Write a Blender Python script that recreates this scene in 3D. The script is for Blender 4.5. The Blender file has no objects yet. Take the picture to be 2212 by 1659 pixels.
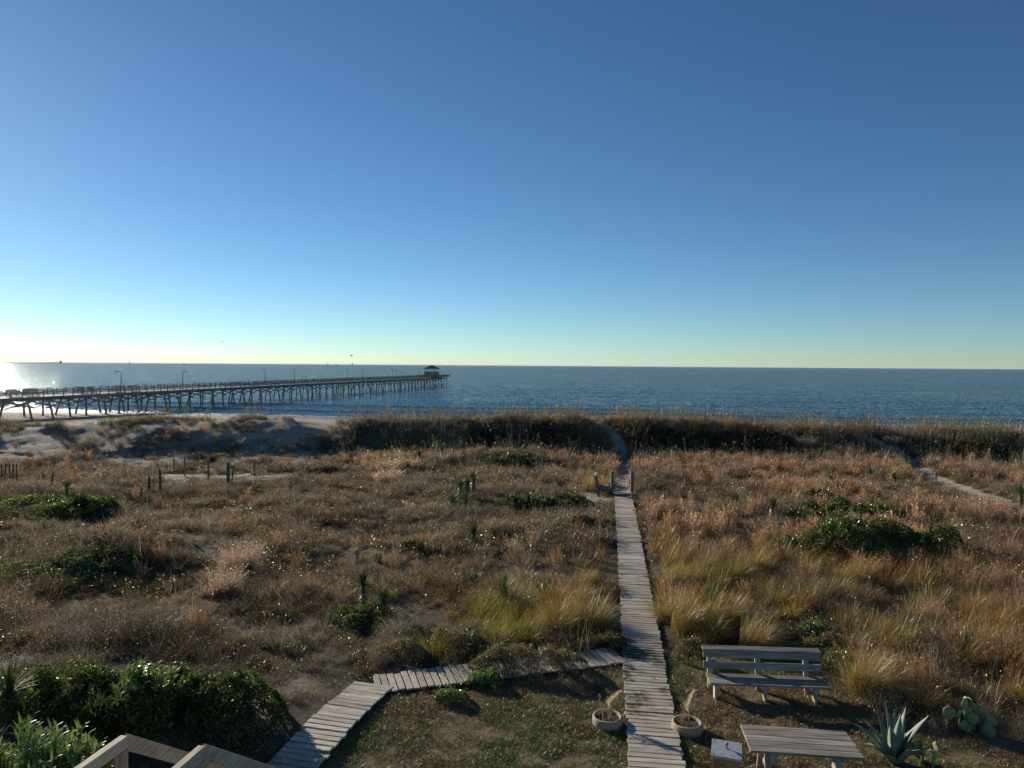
import bpy, math, random
import numpy as np
from mathutils import Matrix, Vector
R = math.radians
random.seed(7); rng = np.random.default_rng(11)
sc = bpy.context.scene
COL = sc.collection

# ------------------------------------------------------------------ camera
F, CH = 710.0, 6.5
PITCH, ROLL = R(1.493), R(0.39)
cam = bpy.data.cameras.new('camera'); cam.sensor_width = 36; cam.lens = F/1024*36
cam.clip_start = 0.05; cam.clip_end = 90000
camo = bpy.data.objects.new('camera', cam); COL.objects.link(camo); sc.camera = camo
CR = Matrix.Rotation(math.pi/2-PITCH, 4, 'X') @ Matrix.Rotation(ROLL, 4, 'Z')
camo.matrix_world = Matrix.Translation((0, 0, CH)) @ CR
CR3 = np.array(CR.to_3x3())

# ------------------------------------------------------------------ sky, sun, exposure
SUN_AZ, SUN_EL = R(-43), R(17.0)          # azimuth from +Y towards +X
w = bpy.data.worlds.new('World'); sc.world = w; w.use_nodes = True
nt = w.node_tree; nt.nodes.clear()
sky = nt.nodes.new('ShaderNodeTexSky'); sky.sky_type = 'NISHITA'; sky.sun_disc = False
sky.sun_elevation = SUN_EL; sky.sun_rotation = SUN_AZ
sky.altitude = 0; sky.air_density = 0.75; sky.dust_density = 0.05; sky.ozone_density = 4.0
bg = nt.nodes.new('ShaderNodeBackground'); bg.inputs[1].default_value = 0.067
wo = nt.nodes.new('ShaderNodeOutputWorld')
gm = nt.nodes.new('ShaderNodeGamma'); gm.inputs[1].default_value = 1.1
hs = nt.nodes.new('ShaderNodeHueSaturation'); hs.inputs['Saturation'].default_value = 1.03
nt.links.new(sky.outputs[0], gm.inputs[0]); nt.links.new(gm.outputs[0], hs.inputs['Color']); mxw = nt.nodes.new('ShaderNodeMix'); mxw.data_type = 'RGBA'; mxw.blend_type = 'MULTIPLY'; mxw.inputs[0].default_value = 1; mxw.inputs[7].default_value = (.94, 1, .93, 1)
nt.links.new(hs.outputs[0], mxw.inputs[6]); nt.links.new(mxw.outputs[2], bg.inputs[0]); nt.links.new(bg.outputs[0], wo.inputs[0])
sl = bpy.data.lights.new('sun', 'SUN'); sl.energy = 5.0; sl.angle = R(0.5); sl.color = (1.0, 0.89, 0.74)
so = bpy.data.objects.new('sun', sl); COL.objects.link(so)
sd = Vector((math.sin(SUN_AZ)*math.cos(SUN_EL), math.cos(SUN_AZ)*math.cos(SUN_EL), math.sin(SUN_EL)))
so.rotation_euler = sd.to_track_quat('Z', 'Y').to_euler()
sc.view_settings.view_transform = 'Standard'; sc.view_settings.look = 'None'
sc.view_settings.exposure = 0.4; sc.view_settings.gamma = 1.0
HAZE = 1.4e-5
sc.cycles.volume_bounces = 0
sc.cycles.max_bounces = 6; sc.cycles.transparent_max_bounces = 6
sc.cycles.diffuse_bounces = 3; sc.cycles.glossy_bounces = 3

# ------------------------------------------------------------------ noise and terrain
def vnoise(x, y, seed=0):
    xi = np.floor(x).astype(np.int64); yi = np.floor(y).astype(np.int64)
    fx = x-xi; fy = y-yi; fx = fx*fx*(3-2*fx); fy = fy*fy*(3-2*fy)
    def h(a, b):
        n = (a*374761393 + b*668265263 + seed*982451653) & 0x7fffffff
        n = ((n ^ (n >> 13))*1274126177) & 0x7fffffff
        return ((n ^ (n >> 16)) & 0xffff)/65535.0
    return (h(xi, yi)*(1-fx)+h(xi+1, yi)*fx)*(1-fy)+(h(xi, yi+1)*(1-fx)+h(xi+1, yi+1)*fx)*fy
def fbm(x, y, o=4, seed=0):
    v = 0; a = .5; s = 0
    for i in range(o):
        v = v+a*vnoise(x*2**i+i*17.3, y*2**i-i*9.1, seed+i); s += a; a *= .5
    return v/s
def ss(a, b, x):
    t = np.clip((x-a)/(b-a), 0, 1); return t*t*(3-2*t)
def hv(u): return 365.5+math.tan(ROLL)*(u-512)
K = 1024/2212.0
crest = [(-900,905,.3),(-300,915,.3),(0,917,.3),(130,919,.2),(300,910,.2),(350,900,.3),(500,900,.3),(590,906,.3),(650,912,.1),(700,917,.1),(745,912,.3),(790,902,.5),
 (850,902,.6),(1000,897,.7),(1100,894,.7),(1200,895,.7),(1255,901,.5),(1278,914,0),(1292,914,0),(1312,902,.6),(1400,896,.7),(1550,906,.7),
 (1700,914,.7),(1850,919,.6),(1950,921,.7),(2212,926,.7),(2700,932,.7),(3400,932,.7)]
cx_, cz_ = [], []
YC0 = 66.0
for (a, b, vg) in crest:
    u, v = a*K, b*K
    cx_.append((u-512)/F*YC0); cz_.append(CH-(v-hv(u))/F*YC0-vg)
cx_, cz_ = np.array(cx_), np.array(cz_)
shx = np.array([-600,-107,-78,-28,64,400]); shy = np.array([210,148,140,127,118,104])
def shore(x): return np.interp(x, shx, shy)
SEA = -3.0
MOUNDS = []     # (x, y, rx, ry, h)
PATHS = []      # (polyline, halfwidth)
def dist_poly(x, y, pl):
    d = np.full(np.shape(x), 1e9)
    for (ax, ay), (bx, by) in zip(pl[:-1], pl[1:]):
        vx, vy = bx-ax, by-ay
        t = np.clip(((x-ax)*vx+(y-ay)*vy)/(vx*vx+vy*vy), 0, 1)
        d = np.minimum(d, np.hypot(x-ax-t*vx, y-ay-t*vy))
    return d
def T0(x, y):
    x = np.asarray(x, float); y = np.asarray(y, float)
    flat = -1.35*ss(22, 58, y)
    wav = 2.2*(fbm(x*.045, y*0+3.3, 2, 5)-.5)
    yc = YC0+wav
    s = y-yc
    zc = np.interp(x, cx_, cz_)+.45*(fbm(x*.22+5, x*0+1.7, 3, 15)-.5)
    wd = 5.0+4.5*ss(-8, -30, x)+2.5*ss(25, 45, x)
    g = ss(-1, 0, s/wd)
    land = flat+(zc-flat)*g
    ys = shore(x)
    bl = -1.7-1.3*(y-(yc+15))/(ys-(yc+15)); bl = np.maximum(bl, -9)
    sea = bl+(zc-bl)*np.exp(-(np.maximum(s, 0)/10)**2)
    z = np.where(s < 0, land, sea)
    hum = ss(14, 24, y)*(1-ss(84, 96, y))
    z = z+hum*((fbm(x*.16, y*.16, 3, 1)-.5)*.5+(fbm(x*.7, y*.7, 3, 2)-.5)*.22)
    left = ss(-6, -16, x)*ss(46, 54, y)*(1-ss(64, 72, y))
    rid = 1-np.abs(2*fbm((x+y*.6)*.09, (y-x*.2)*.17, 3, 9)-1)*2
    z = z+left*(rid-.45)*.36
    z = z+.02*(fbm(x*1.3, y*1.3, 2, 4)-.5)*(1-ss(90, 110, y))
    return z
def T(x, y):
    x = np.asarray(x, float); y = np.asarray(y, float)
    z = T0(x, y)
    for (mx, my, rx, ry, h) in MOUNDS:
        z = z+h*np.exp(-((x-mx)/rx)**2-((y-my)/ry)**2)
    for pl, hw in PATHS:
        z = z-.16*np.exp(-(dist_poly(x, y, pl)/hw)**2)
    return z
def ray(a, b):                      # a, b in 2212-wide picture coordinates
    u, v = a*K, b*K
    d = CR3 @ np.array([(u-512)/F, -(v-384)/F, -1.0]); return d/np.linalg.norm(d)
def hit(a, b, z=None, f=T):         # the place on the terrain (or a level) seen there
    d = ray(a, b)
    if z is not None:
        t = (z-CH)/d[2]; return np.array([d[0]*t, d[1]*t, z])
    ts = np.arange(3, 190, .05)
    xs, ys, zs = d[0]*ts, d[1]*ts, CH+d[2]*ts
    k = np.argmax(zs < f(xs, ys))
    return np.array([xs[k], ys[k], float(f(xs[k], ys[k]))])
for (a, b, rx, ry, h) in [(1110, 1000, 4.5, 2.6, .8), (240, 1200, 3.0, 1.8, .5), (100, 1080, 4, 3, .4), (300, 1560, 3.2, 1.3, .35), (1800, 990, 4, 2.5, .5), (1200, 960, 3, 2, .3)]:
    p = hit(a, b, f=T0); MOUNDS.append((p[0], p[1], rx, ry, h))

# paths
WALK0 = hit(1444, 1880, 0)[:2]; WALK1 = hit(1345, 1071, f=T0)[:2]
walk = [tuple(WALK0), tuple(WALK1)]
C0 = hit(600, 1700, 0)[:2]; C1 = hit(808, 1487, 0)[:2]; C2 = hit(1338, 1419, 0)[:2]
def bez(a, b, c, n): return [tuple((1-t)**2*np.array(a)+2*t*(1-t)*np.array(b)+t*t*np.array(c)) for t in np.linspace(0, 1, n)]
side_walk = [tuple(C0), tuple(C1), tuple(C2)]
sand_path = [tuple(WALK1)]+[tuple(hit(a, b, f=T0)[:2]) for a, b in [(1349, 1030), (1349, 990), (1338, 955), (1318, 930), (1300, 918)]]
sand_path.append((sand_path[-1][0]-1.2, 69.5)); sand_path.append((sand_path[-1][0]-1, 80.))
rpath = [tuple(hit(a, b, f=T0)[:2]) for a, b in [(2175, 1100), (2150, 1082), (2080, 1057), (2005, 1028), (1960, 995), (1920, 968), (1885, 953)]]
PATHS += [(sand_path, .45), (rpath, .6)]
LAWN_S = [(560,1800),(720,1640),(850,1512),(1080,1478),(1335,1440),(1340,1425),(1445,1425),(1500,1412),(1560,1398),(1690,1392),(1810,1400),(1835,1490),(1890,1560),(1990,1590),(2120,1600),(2300,1625),(2420,1800)]
LAWN = np.array([hit(a, b, 0)[:2] for a, b in LAWN_S])
def in_poly(x, y, poly):
    c = np.zeros(np.shape(x), bool); n = len(poly); j = n-1
    for i in range(n):
        xi, yi = poly[i]; xj, yj = poly[j]
        c ^= ((yi > y) != (yj > y)) & (x < (xj-xi)*(y-yi)/(yj-yi+1e-12)+xi); j = i
    return c
def lawn_mask(x, y):
    c = in_poly(x, y, LAWN) | (y < 8.2)
    e = dist_poly(x, y, [tuple(p) for p in LAWN])
    return np.where(c, ss(0, .35, e)*.5+.5, .5-ss(0, .3, e)*.5)
def ell(lst):
    out = []
    for it in lst:
        a, b, rx, ry = it[:4]
        p = hit(a, b, f=T0)
        D = math.hypot(p[0], p[1]); hh = CH-p[2]
        out.append((p[0], p[1], rx*K*p[1]/F, ry*K*p[1]**2/(F*hh)*(1.5 if (len(it) == 5 and b < 1130 and p[1] > 24 and it[4] > .6) else 1))+tuple(it[4:]))
    return out
def field(x, y, es, k=4):
    f = np.zeros(np.shape(x))
    for e in es:
        q = ((x-e[0])/e[2])**2+((y-e[1])/e[3])**2
        f = np.maximum(f, e[k]*np.exp(-q*q*.7))
    return f
SAND = ell([(480,1031,170,15,1.),(330,1036,60,9,.8),(400,1125,70,11,.9),(250,1160,70,14,.8),(430,1205,40,12,.7),(400,1235,45,9,.7),(60,1430,90,28,.8),(230,1450,80,22,.7),
 (450,1400,30,15,.4),(640,1490,60,30,.9),(520,1570,80,50,1.),(60,965,160,22,.9),(200,985,120,12,.8),(430,928,110,18,.8),(560,945,70,22,.8),(480,962,100,12,.5),
 (675,915,60,14,1.),(710,955,60,20,.5),(30,930,130,18,.7),(300,942,60,12,.7),(520,1325,50,16,.5),(610,1300,60,14,.6),(1690,1392,60,12,.9),(2190,1100,60,16,.5),(1010,1200,30,8,.3),
 (1430,1085,30,8,.6),(1285,1078,50,10,1.),(1150,1460,50,8,.4),(750,1540,40,20,.3),(560,1180,70,12,.4),(120,1330,90,18,.35),(330,1110,120,14,.5)])
def walks_d(x, y):
    a = dist_poly(x, y, walk); b = dist_poly(x, y, side_walk)
    over = ss(-2.2, -.9, x)*ss(.30, .48, fbm(x*1.9, y*1.9, 2, 97))*(x < 1.75)   # weeds have grown over the far half
    return np.minimum(a, b+over*.6)
def veg(x, y):
    v = 1-field(x, y, SAND)
    n = fbm(x*.5+7, y*.5, 3, 21)
    v = np.clip(v+(n-.5)*.9*(1-v)*(v > .02)-ss(.38, .22, fbm(x*.23, y*.23, 3, 33))*.5, 0, 1)
    dune = ss(-5, -14, x)*ss(47, 55, y)
    v = v*(1-dune*ss(.43, .32, fbm(x*.3+y*.15, y*.5, 4, 41))*.72)
    s = y-YC0
    v = v*(1-ss(5, 15, s+4*(fbm(x*.2, y*.2, 2, 8)-.5)))
    v = v*ss(.45, .8, dist_poly(x, y, sand_path)+(n-.5)*.4)*ss(.7, 1.15, dist_poly(x, y, rpath)+(n-.5)*.7)
    return v

# ------------------------------------------------------------------ helpers
def tag(o, label=None, cat=None, group=None, kind=None):
    if label: o['label'] = label
    if cat: o['category'] = cat
    if group: o['group'] = group
    if kind: o['kind'] = kind
    return o
class MB:
    def __init__(s): s.v = []; s.f = []; s.r = []; s.n = 0
    def add(s, v, f, r=None):
        b = len(s.v); s.v += [tuple(p) for p in v]; s.f += [tuple(i+b for i in q) for q in f]
        s.r += [random.random() if r is None else r]*len(v); return s
    def box(s, c, d, rz=0, M=None, r=None):
        m = Matrix.Translation(c) @ (M if M is not None else Matrix.Rotation(rz, 4, 'Z'))
        v = [m @ Vector((x*d[0]/2, y*d[1]/2, z*d[2]/2)) for x in (-1, 1) for y in (-1, 1) for z in (-1, 1)]
        return s.add(v, [(0,1,3,2),(4,6,7,5),(0,4,5,1),(2,3,7,6),(0,2,6,4),(1,5,7,3)], r)
    def beam(s, a, b, wd, ht, r=None):
        a, b = Vector(a), Vector(b); d = (b-a); q = d.to_track_quat('X', 'Z').to_matrix().to_4x4()
        return s.box((a+b)/2, (d.length, wd, ht), M=q, r=r)
    def tube(s, pts, rad, n=8, r=None, cap=True):
        pts = [Vector(p) for p in pts]; V = []; Fc = []
        for i, p in enumerate(pts):
            d = (pts[min(i+1, len(pts)-1)]-pts[max(i-1, 0)]).normalized()
            q = d.to_track_quat('Z', 'Y'); rr = rad[i] if hasattr(rad, '__len__') else rad
            V += [p+q @ Vector((rr*math.cos(2*math.pi*k/n), rr*math.sin(2*math.pi*k/n), 0)) for k in range(n)]
        for i in range(len(pts)-1):
            Fc += [(i*n+k, i*n+(k+1) % n, (i+1)*n+(k+1) % n, (i+1)*n+k) for k in range(n)]
        if cap: Fc += [tuple(range(n-1, -1, -1)), tuple((len(pts)-1)*n+k for k in range(n))]
        return s.add(V, Fc, r)
    def lathe(s, prof, n=32, c=(0, 0, 0), r=None):
        V = [(c[0]+p[0]*math.cos(2*math.pi*k/n), c[1]+p[0]*math.sin(2*math.pi*k/n), c[2]+p[1]) for p in prof for k in range(n)]
        Fc = [(i*n+k, i*n+(k+1) % n, (i+1)*n+(k+1) % n, (i+1)*n+k) for i in range(len(prof)-1) for k in range(n)]
        return s.add(V, Fc, r)
    def build(s, name, mat, parent=None, smooth=False, bevel=0, loc=None, rz=0):
        me = bpy.data.meshes.new(name); me.from_pydata(s.v, [], s.f); me.update()
        at = me.attributes.new('rnd', 'FLOAT', 'POINT'); at.data.foreach_set('value', s.r)
        me.materials.append(mat)
        if smooth: me.polygons.foreach_set('use_smooth', [True]*len(me.polygons))
        o = bpy.data.objects.new(name, me); COL.objects.link(o); o.parent = parent
        if loc is not None: o.location = loc; o.rotation_euler.z = rz
        if bevel:
            m = o.modifiers.new('bevel', 'BEVEL'); m.width = bevel; m.segments = 2; m.limit_method = 'ANGLE'
        return o
def empty(name, loc, rz=0, **k):
    o = bpy.data.objects.new(name, None); COL.objects.link(o); o.empty_display_size = .2
    o.location = loc; o.rotation_euler.z = rz; tag(o, **k); return o
def npmesh(name, V, Q, mat, attrs={}, smooth=False):
    me = bpy.data.meshes.new(name); V = np.asarray(V, np.float32); Q = np.asarray(Q, np.int32)
    k = Q.shape[1]
    me.vertices.add(len(V)); me.vertices.foreach_set('co', V.ravel())
    me.loops.add(Q.size); me.loops.foreach_set('vertex_index', Q.ravel())
    me.polygons.add(len(Q)); me.polygons.foreach_set('loop_start', np.arange(len(Q), dtype=np.int32)*k)
    me.polygons.foreach_set('loop_total', np.full(len(Q), k, np.int32))
    if smooth: me.polygons.foreach_set('use_smooth', np.ones(len(Q), bool))
    me.update(calc_edges=True)
    for an, av in attrs.items():
        av = np.asarray(av, np.float32)
        if av.ndim == 1: me.attributes.new(an, 'FLOAT', 'POINT').data.foreach_set('value', av)
        elif av.shape[1] == 4: me.attributes.new(an, 'FLOAT_COLOR', 'POINT').data.foreach_set('color', av.ravel())
        else: me.attributes.new(an, 'FLOAT_VECTOR', 'POINT').data.foreach_set('vector', av.ravel())
    me.materials.append(mat)
    return me
def link(me, name, parent=None, loc=(0, 0, 0), rz=0):
    o = bpy.data.objects.new(name, me); COL.objects.link(o); o.parent = parent; o.location = loc; o.rotation_euler.z = rz; return o

# ------------------------------------------------------------------ materials
def newmat(name):
    m = bpy.data.materials.new(name); m.use_nodes = True; t = m.node_tree; t.nodes.clear()
    out = t.nodes.new('ShaderNodeOutputMaterial'); return m, t, out
def nd(t, k, **kw):
    n = t.nodes.new(k)
    for a, b in kw.items():
        if a.startswith('i_'):
            key = a[2:]; n.inputs[int(key) if key.isdigit() else key.replace('_', ' ')].default_value = b
        else: setattr(n, a, b)
    return n
def ramp(t, stops):
    n = t.nodes.new('ShaderNodeValToRGB'); e = n.color_ramp.elements
    while len(e) < len(stops): e.new(.5)
    for x, (p, c) in zip(e, stops): x.position = p; x.color = tuple(c)+(1,) if len(c) == 3 else c
    return n
def wood(name, c1, c2, sc3=(1.5, 28, 28), rough=.75, var=.35, bump=.3):
    m, t, out = newmat(name); L = t.links.new
    tc = nd(t, 'ShaderNodeTexCoord'); mp = nd(t, 'ShaderNodeMapping'); mp.inputs['Scale'].default_value = sc3
    at = nd(t, 'ShaderNodeAttribute', attribute_name='rnd')
    ad = nd(t, 'ShaderNodeVectorMath', operation='ADD'); ml = nd(t, 'ShaderNodeMath', operation='MULTIPLY', i_1=37.0)
    L(at.outputs['Fac'], ml.inputs[0]); L(tc.outputs['Object'], ad.inputs[0]); L(ml.outputs[0], ad.inputs[1]); L(ad.outputs[0], mp.inputs[0])
    nz = nd(t, 'ShaderNodeTexNoise', i_Scale=1.0, i_Detail=5.0, i_Roughness=.65); L(mp.outputs[0], nz.inputs['Vector'])
    rp = ramp(t, [(.32, c1), (.62, c2)]); L(nz.outputs['Fac'], rp.inputs[0])
    n2 = nd(t, 'ShaderNodeTexNoise', i_Scale=2.3, i_Detail=3.0); L(tc.outputs['Object'], n2.inputs['Vector'])
    mr = nd(t, 'ShaderNodeMapRange', i_3=1-var, i_4=1+var); 
    a2 = nd(t, 'ShaderNodeMath', operation='ADD'); L(at.outputs['Fac'], a2.inputs[0]); L(n2.outputs['Fac'], a2.inputs[1])
    mr.inputs[1].default_value = .3; mr.inputs[2].default_value = 1.6; L(a2.outputs[0], mr.inputs[0])
    hs = nd(t, 'ShaderNodeHueSaturation'); L(rp.outputs[0], hs.inputs['Color']); L(mr.outputs[0], hs.inputs['Value'])
    b = nd(t, 'ShaderNodeBsdfPrincipled', i_Roughness=rough); L(hs.outputs[0], b.inputs['Base Color']); b.inputs['Specular IOR Level'].default_value = .3
    bm = nd(t, 'ShaderNodeBump', i_Strength=bump, i_Distance=.01); L(nz.outputs['Fac'], bm.inputs['Height']); L(bm.outputs[0], b.inputs['Normal'])
    L(b.outputs[0], out.inputs[0]); return m
def plain(name, c1, c2=None, rough=.7, scale=20, metal=0, bump=.1, spec=.4):
    m, t, out = newmat(name); L = t.links.new
    tc = nd(t, 'ShaderNodeTexCoord'); nz = nd(t, 'ShaderNodeTexNoise', i_Scale=scale, i_Detail=5.0, i_Roughness=.6); L(tc.outputs['Object'], nz.inputs['Vector'])
    rp = ramp(t, [(.35, c1), (.65, c2 or [x*1.3 for x in c1])]); L(nz.outputs['Fac'], rp.inputs[0])
    b = nd(t, 'ShaderNodeBsdfPrincipled', i_Roughness=rough, i_Metallic=metal); L(rp.outputs[0], b.inputs['Base Color']); b.inputs['Specular IOR Level'].default_value = spec
    bm = nd(t, 'ShaderNodeBump', i_Strength=bump, i_Distance=.02); L(nz.outputs['Fac'], bm.inputs['Height']); L(bm.outputs[0], b.inputs['Normal'])
    L(b.outputs[0], out.inputs[0]); return m
def leafmat(name, stops, tint='GEOMETRY', trans=.4, gloss=.06, rough=.4, hcol=None, inst=True):
    """thin leaf: diffuse + translucent + a little gloss; colour from a per-blade random value, multiplied by an instance tint"""
    m, t, out = newmat(name); L = t.links.new
    at = nd(t, 'ShaderNodeAttribute', attribute_name='rnd'); rp = ramp(t, stops); L(at.outputs['Fac'], rp.inputs[0])
    col = rp.outputs[0]
    if hcol:
        ah = nd(t, 'ShaderNodeAttribute', attribute_name='h'); mr = nd(t, 'ShaderNodeMapRange', i_1=hcol[0], i_2=hcol[1]); L(ah.outputs['Fac'], mr.inputs[0])
        mx = nd(t, 'ShaderNodeMix', data_type='RGBA'); L(mr.outputs[0], mx.inputs[0]); L(col, mx.inputs[6]); mx.inputs[7].default_value = tuple(hcol[2])+(1,); col = mx.outputs[2]
    if inst:
        ti = nd(t, 'ShaderNodeAttribute', attribute_name='tint', attribute_type='INSTANCER')
        mx = nd(t, 'ShaderNodeMix', data_type='RGBA', blend_type='MULTIPLY'); mx.inputs[0].default_value = 1; L(col, mx.inputs[6]); L(ti.outputs['Color'], mx.inputs[7]); col = mx.outputs[2]
    d = nd(t, 'ShaderNodeBsdfDiffuse'); tr = nd(t, 'ShaderNodeBsdfTranslucent'); g = nd(t, 'ShaderNodeBsdfGlossy', i_Roughness=rough)
    g.inputs[0].default_value = (1, .95, .85, 1)
    L(col, d.inputs[0]); L(col, tr.inputs[0])
    m1 = nd(t, 'ShaderNodeMixShader'); m1.inputs[0].default_value = trans; L(d.outputs[0], m1.inputs[1]); L(tr.outputs[0], m1.inputs[2])
    m2 = nd(t, 'ShaderNodeMixShader'); m2.inputs[0].default_value = gloss; L(m1.outputs[0], m2.inputs[1]); L(g.outputs[0], m2.inputs[2])
    L(m2.outputs[0], out.inputs[0]); return m

M = {}
M['walk'] = wood('boardwalk_wood', (.24, .21, .17), (.54, .48, .40), (2, 45, 45), var=.26)
M['grey_x'] = wood('weathered_wood', (.085, .075, .062), (.36, .32, .265), (1.3, 26, 26), bump=.6)
M['grey_z'] = wood('weathered_post', (.30, .26, .20), (.5, .44, .34), (30, 30, 1.6))
M['rail'] = wood('railing_wood', (.28, .22, .155), (.56, .47, .36), (26, 1.6, 26))
M['rail_z'] = wood('railing_post', (.24, .185, .13), (.48, .39, .28), (26, 26, 1.6))
M['pier'] = wood('pier_wood', (.17, .145, .12), (.34, .30, .25), (4, 4, 4))
M['pile'] = wood('pile_wood', (.13, .12, .10), (.30, .27, .22), (8, 8, .8))
M['old'] = wood('old_post_wood', (.09, .08, .07), (.2, .18, .16), (20, 20, 2))
M['roofm'] = plain('shingle', (.16, .16, .16), (.24, .24, .24), scale=2)
M['metal'] = plain('galvanised', (.35, .37, .38), (.55, .57, .58), rough=.45, scale=14, metal=.5)
M['dark'] = plain('dark_metal', (.05, .05, .055), rough=.5)
M['ply'] = plain('plywood', (.30, .15, .06), (.42, .23, .10), scale=6, rough=.6)
M['conc'] = plain('concrete', (.29, .235, .16), (.44, .37, .265), scale=30, bump=.4, rough=.9)
M['soil'] = plain('soil', (.04, .028, .018), (.10, .075, .05), scale=60, bump=.8, rough=1)
M['white'] = plain('white_feather', (.75, .75, .73), (.85, .85, .83))
M['feather'] = plain('grey_feather', (.25, .25, .26), (.4, .4, .41))
M['hull'] = plain('hull_paint_hazed', (.48, .56, .64), (.52, .60, .68), scale=.1)  # pale blue stands in for distance haze and lifts the backlit side
M['shipw'] = plain('ship_white', (.5, .5, .5), (.6, .6, .6), scale=.1)
M['bark'] = plain('twigs', (.05, .04, .03), (.10, .08, .06), scale=12, bump=.5, rough=.95)
M['skirt'] = leafmat('dead_yucca_leaves', [(0, (.12, .10, .075)), (1, (.32, .26, .19))], inst=False, trans=.25)
M['yucca'] = leafmat('yucca_blades', [(0, (.045, .07, .02)), (.8, (.11, .15, .05)), (1, (.24, .22, .10))], inst=False, trans=.35, gloss=.035, rough=.5)
M['shrub'] = leafmat('shrub_leaves', [(0, (.03, .05, .012)), (.55, (.08, .115, .024)), (1, (.28, .31, .06))], inst=False, trans=.48, gloss=.045, rough=.35)
M['thicket'] = leafmat('thicket_leaves', [(0, (.02, .018, .009)), (.7, (.06, .052, .024)), (.94, (.10, .085, .04)), (1, (.34, .26, .15))], inst=False, trans=.35, gloss=.03, rough=.5)  # near-black stops paint in the dune face's shade; tan end is flower heads
M['mat_leaf'] = leafmat('creeper_leaves', [(0, (.07, .10, .025)), (.7, (.17, .22, .05)), (1, (.30, .33, .08))], inst=False, trans=.48, gloss=.08, rough=.4)
M['oleander'] = leafmat('oleander_leaves', [(0, (.08, .14, .03)), (.7, (.18, .27, .055)), (1, (.30, .36, .10))], inst=False, trans=.48, gloss=.10, rough=.35)
M['flower'] = leafmat('flower_bush', [(0, (.09, .09, .035)), (.55, (.24, .20, .085)), (1, (.46, .34, .17))], inst=False, trans=.35, gloss=.05)
M['plume'] = leafmat('plume_fluff', [(0, (.55, .46, .30)), (1, (.8, .72, .54))], inst=False, trans=.45, gloss=.05)
M['dry'] = leafmat('dry_stems', [(0, (.2, .14, .08)), (1, (.42, .33, .2))], inst=False, trans=.3)
M['agave'] = plain('agave_skin', (.13, .18, .135), (.22, .27, .21), scale=5, rough=.5, bump=.05)
M['cactus'] = plain('cactus_skin', (.20, .235, .11), (.30, .33, .17), scale=25, rough=.55, bump=.3)
M['muhly_own'] = leafmat('golden_grass_blades', [(0, (.14, .10, .03)), (.6, (.36, .26, .075)), (1, (.56, .44, .18))], inst=False, trans=.45, gloss=.06)
M['pink_own'] = leafmat('russet_grass_blades', [(0, (.2, .12, .06)), (.6, (.36, .23, .13)), (1, (.58, .44, .30))], inst=False, trans=.5, gloss=.06, hcol=(.6, 1., (.62, .48, .34)))
GR = {}
GR['scrub'] = leafmat('dry_scrub', [(0, (.09, .062, .04)), (.55, (.235, .177, .105)), (.93, (.40, .31, .20)), (1, (.58, .48, .34))], trans=.42, gloss=.04, rough=.4)
GR['muhly'] = leafmat('golden_grass', [(0, (.16, .11, .035)), (.7, (.36, .265, .09)), (1, (.52, .41, .18))], trans=.45, gloss=.06)
GR['blue'] = leafmat('bluestem', [(0, (.19, .11, .05)), (.7, (.34, .205, .10)), (1, (.48, .33, .18))], trans=.45, gloss=.05, hcol=(.75, 1., (.50, .36, .25)))
GR['oats'] = leafmat('sea_oats', [(0, (.14, .12, .07)), (.7, (.24, .20, .12)), (1, (.34, .29, .18))], trans=.4, gloss=.06)
GR['lawn'] = leafmat('lawn_grass', [(0, (.12, .09, .05)), (.6, (.23, .18, .085)), (1, (.36, .29, .16))], trans=.35, gloss=.04)
GR['weed'] = leafmat('green_weeds', [(0, (.05, .06, .02)), (.7, (.10, .12, .035)), (1, (.2, .19, .07))], trans=.35, gloss=.07)

# ------------------------------------------------------------------ ground
def axis(parts):
    out = []
    for a, b, n in parts: out += list(np.linspace(a, b, n, endpoint=False))
    return np.array(out+[parts[-1][1]])
gx = axis([(-30000, -3000, 5), (-3000, -400, 14), (-400, -75, 60), (-75, 75, 460), (75, 400, 60), (400, 3000, 14), (3000, 30000, 5)])
gy = axis([(-3000, -60, 8), (-60, 4, 20), (4, 30, 120), (30, 80, 190), (80, 170, 120), (170, 420, 25)])
GX, GY = np.meshgrid(gx, gy); GZ = T(GX, GY)
nx, ny = len(gx), len(gy)
ii = (np.arange(ny-1)[:, None]*nx+np.arange(nx-1)[None, :]).ravel()
Q = np.stack([ii, ii+1, ii+1+nx, ii+nx], 1)
fx, fy = GX.ravel(), GY.ravel()
vg = veg(fx, fy); lm = lawn_mask(fx, fy)*(fy < 25)
cA = np.zeros((len(fx), 4)); cA[:, 0] = vg*(1-lm); cA[:, 1] = lm; cA[:, 2] = ss(SEA+.42, SEA+.1, GZ.ravel()); cA[:, 3] = 1
m, t, out = newmat('sand_and_litter'); L = t.links.new
at = nd(t, 'ShaderNodeAttribute', attribute_name='cover'); sp = nd(t, 'ShaderNodeSeparateColor'); L(at.outputs['Color'], sp.inputs[0])
tc = nd(t, 'ShaderNodeTexCoord')
n1 = nd(t, 'ShaderNodeTexNoise', i_Scale=1.7, i_Detail=8.0, i_Roughness=.65); L(tc.outputs['Object'], n1.inputs['Vector'])
n2 = nd(t, 'ShaderNodeTexNoise', i_Scale=9.0, i_Detail=8.0, i_Roughness=.7); L(tc.outputs['Object'], n2.inputs['Vector'])
r_s = ramp(t, [(.3, (.29, .25, .20)), (.7, (.41, .36, .295))]); L(n1.outputs['Fac'], r_s.inputs[0])
r_v = ramp(t, [(.35, (.045, .034, .022)), (.65, (.11, .085, .058))]); L(n2.outputs['Fac'], r_v.inputs[0])
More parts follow.
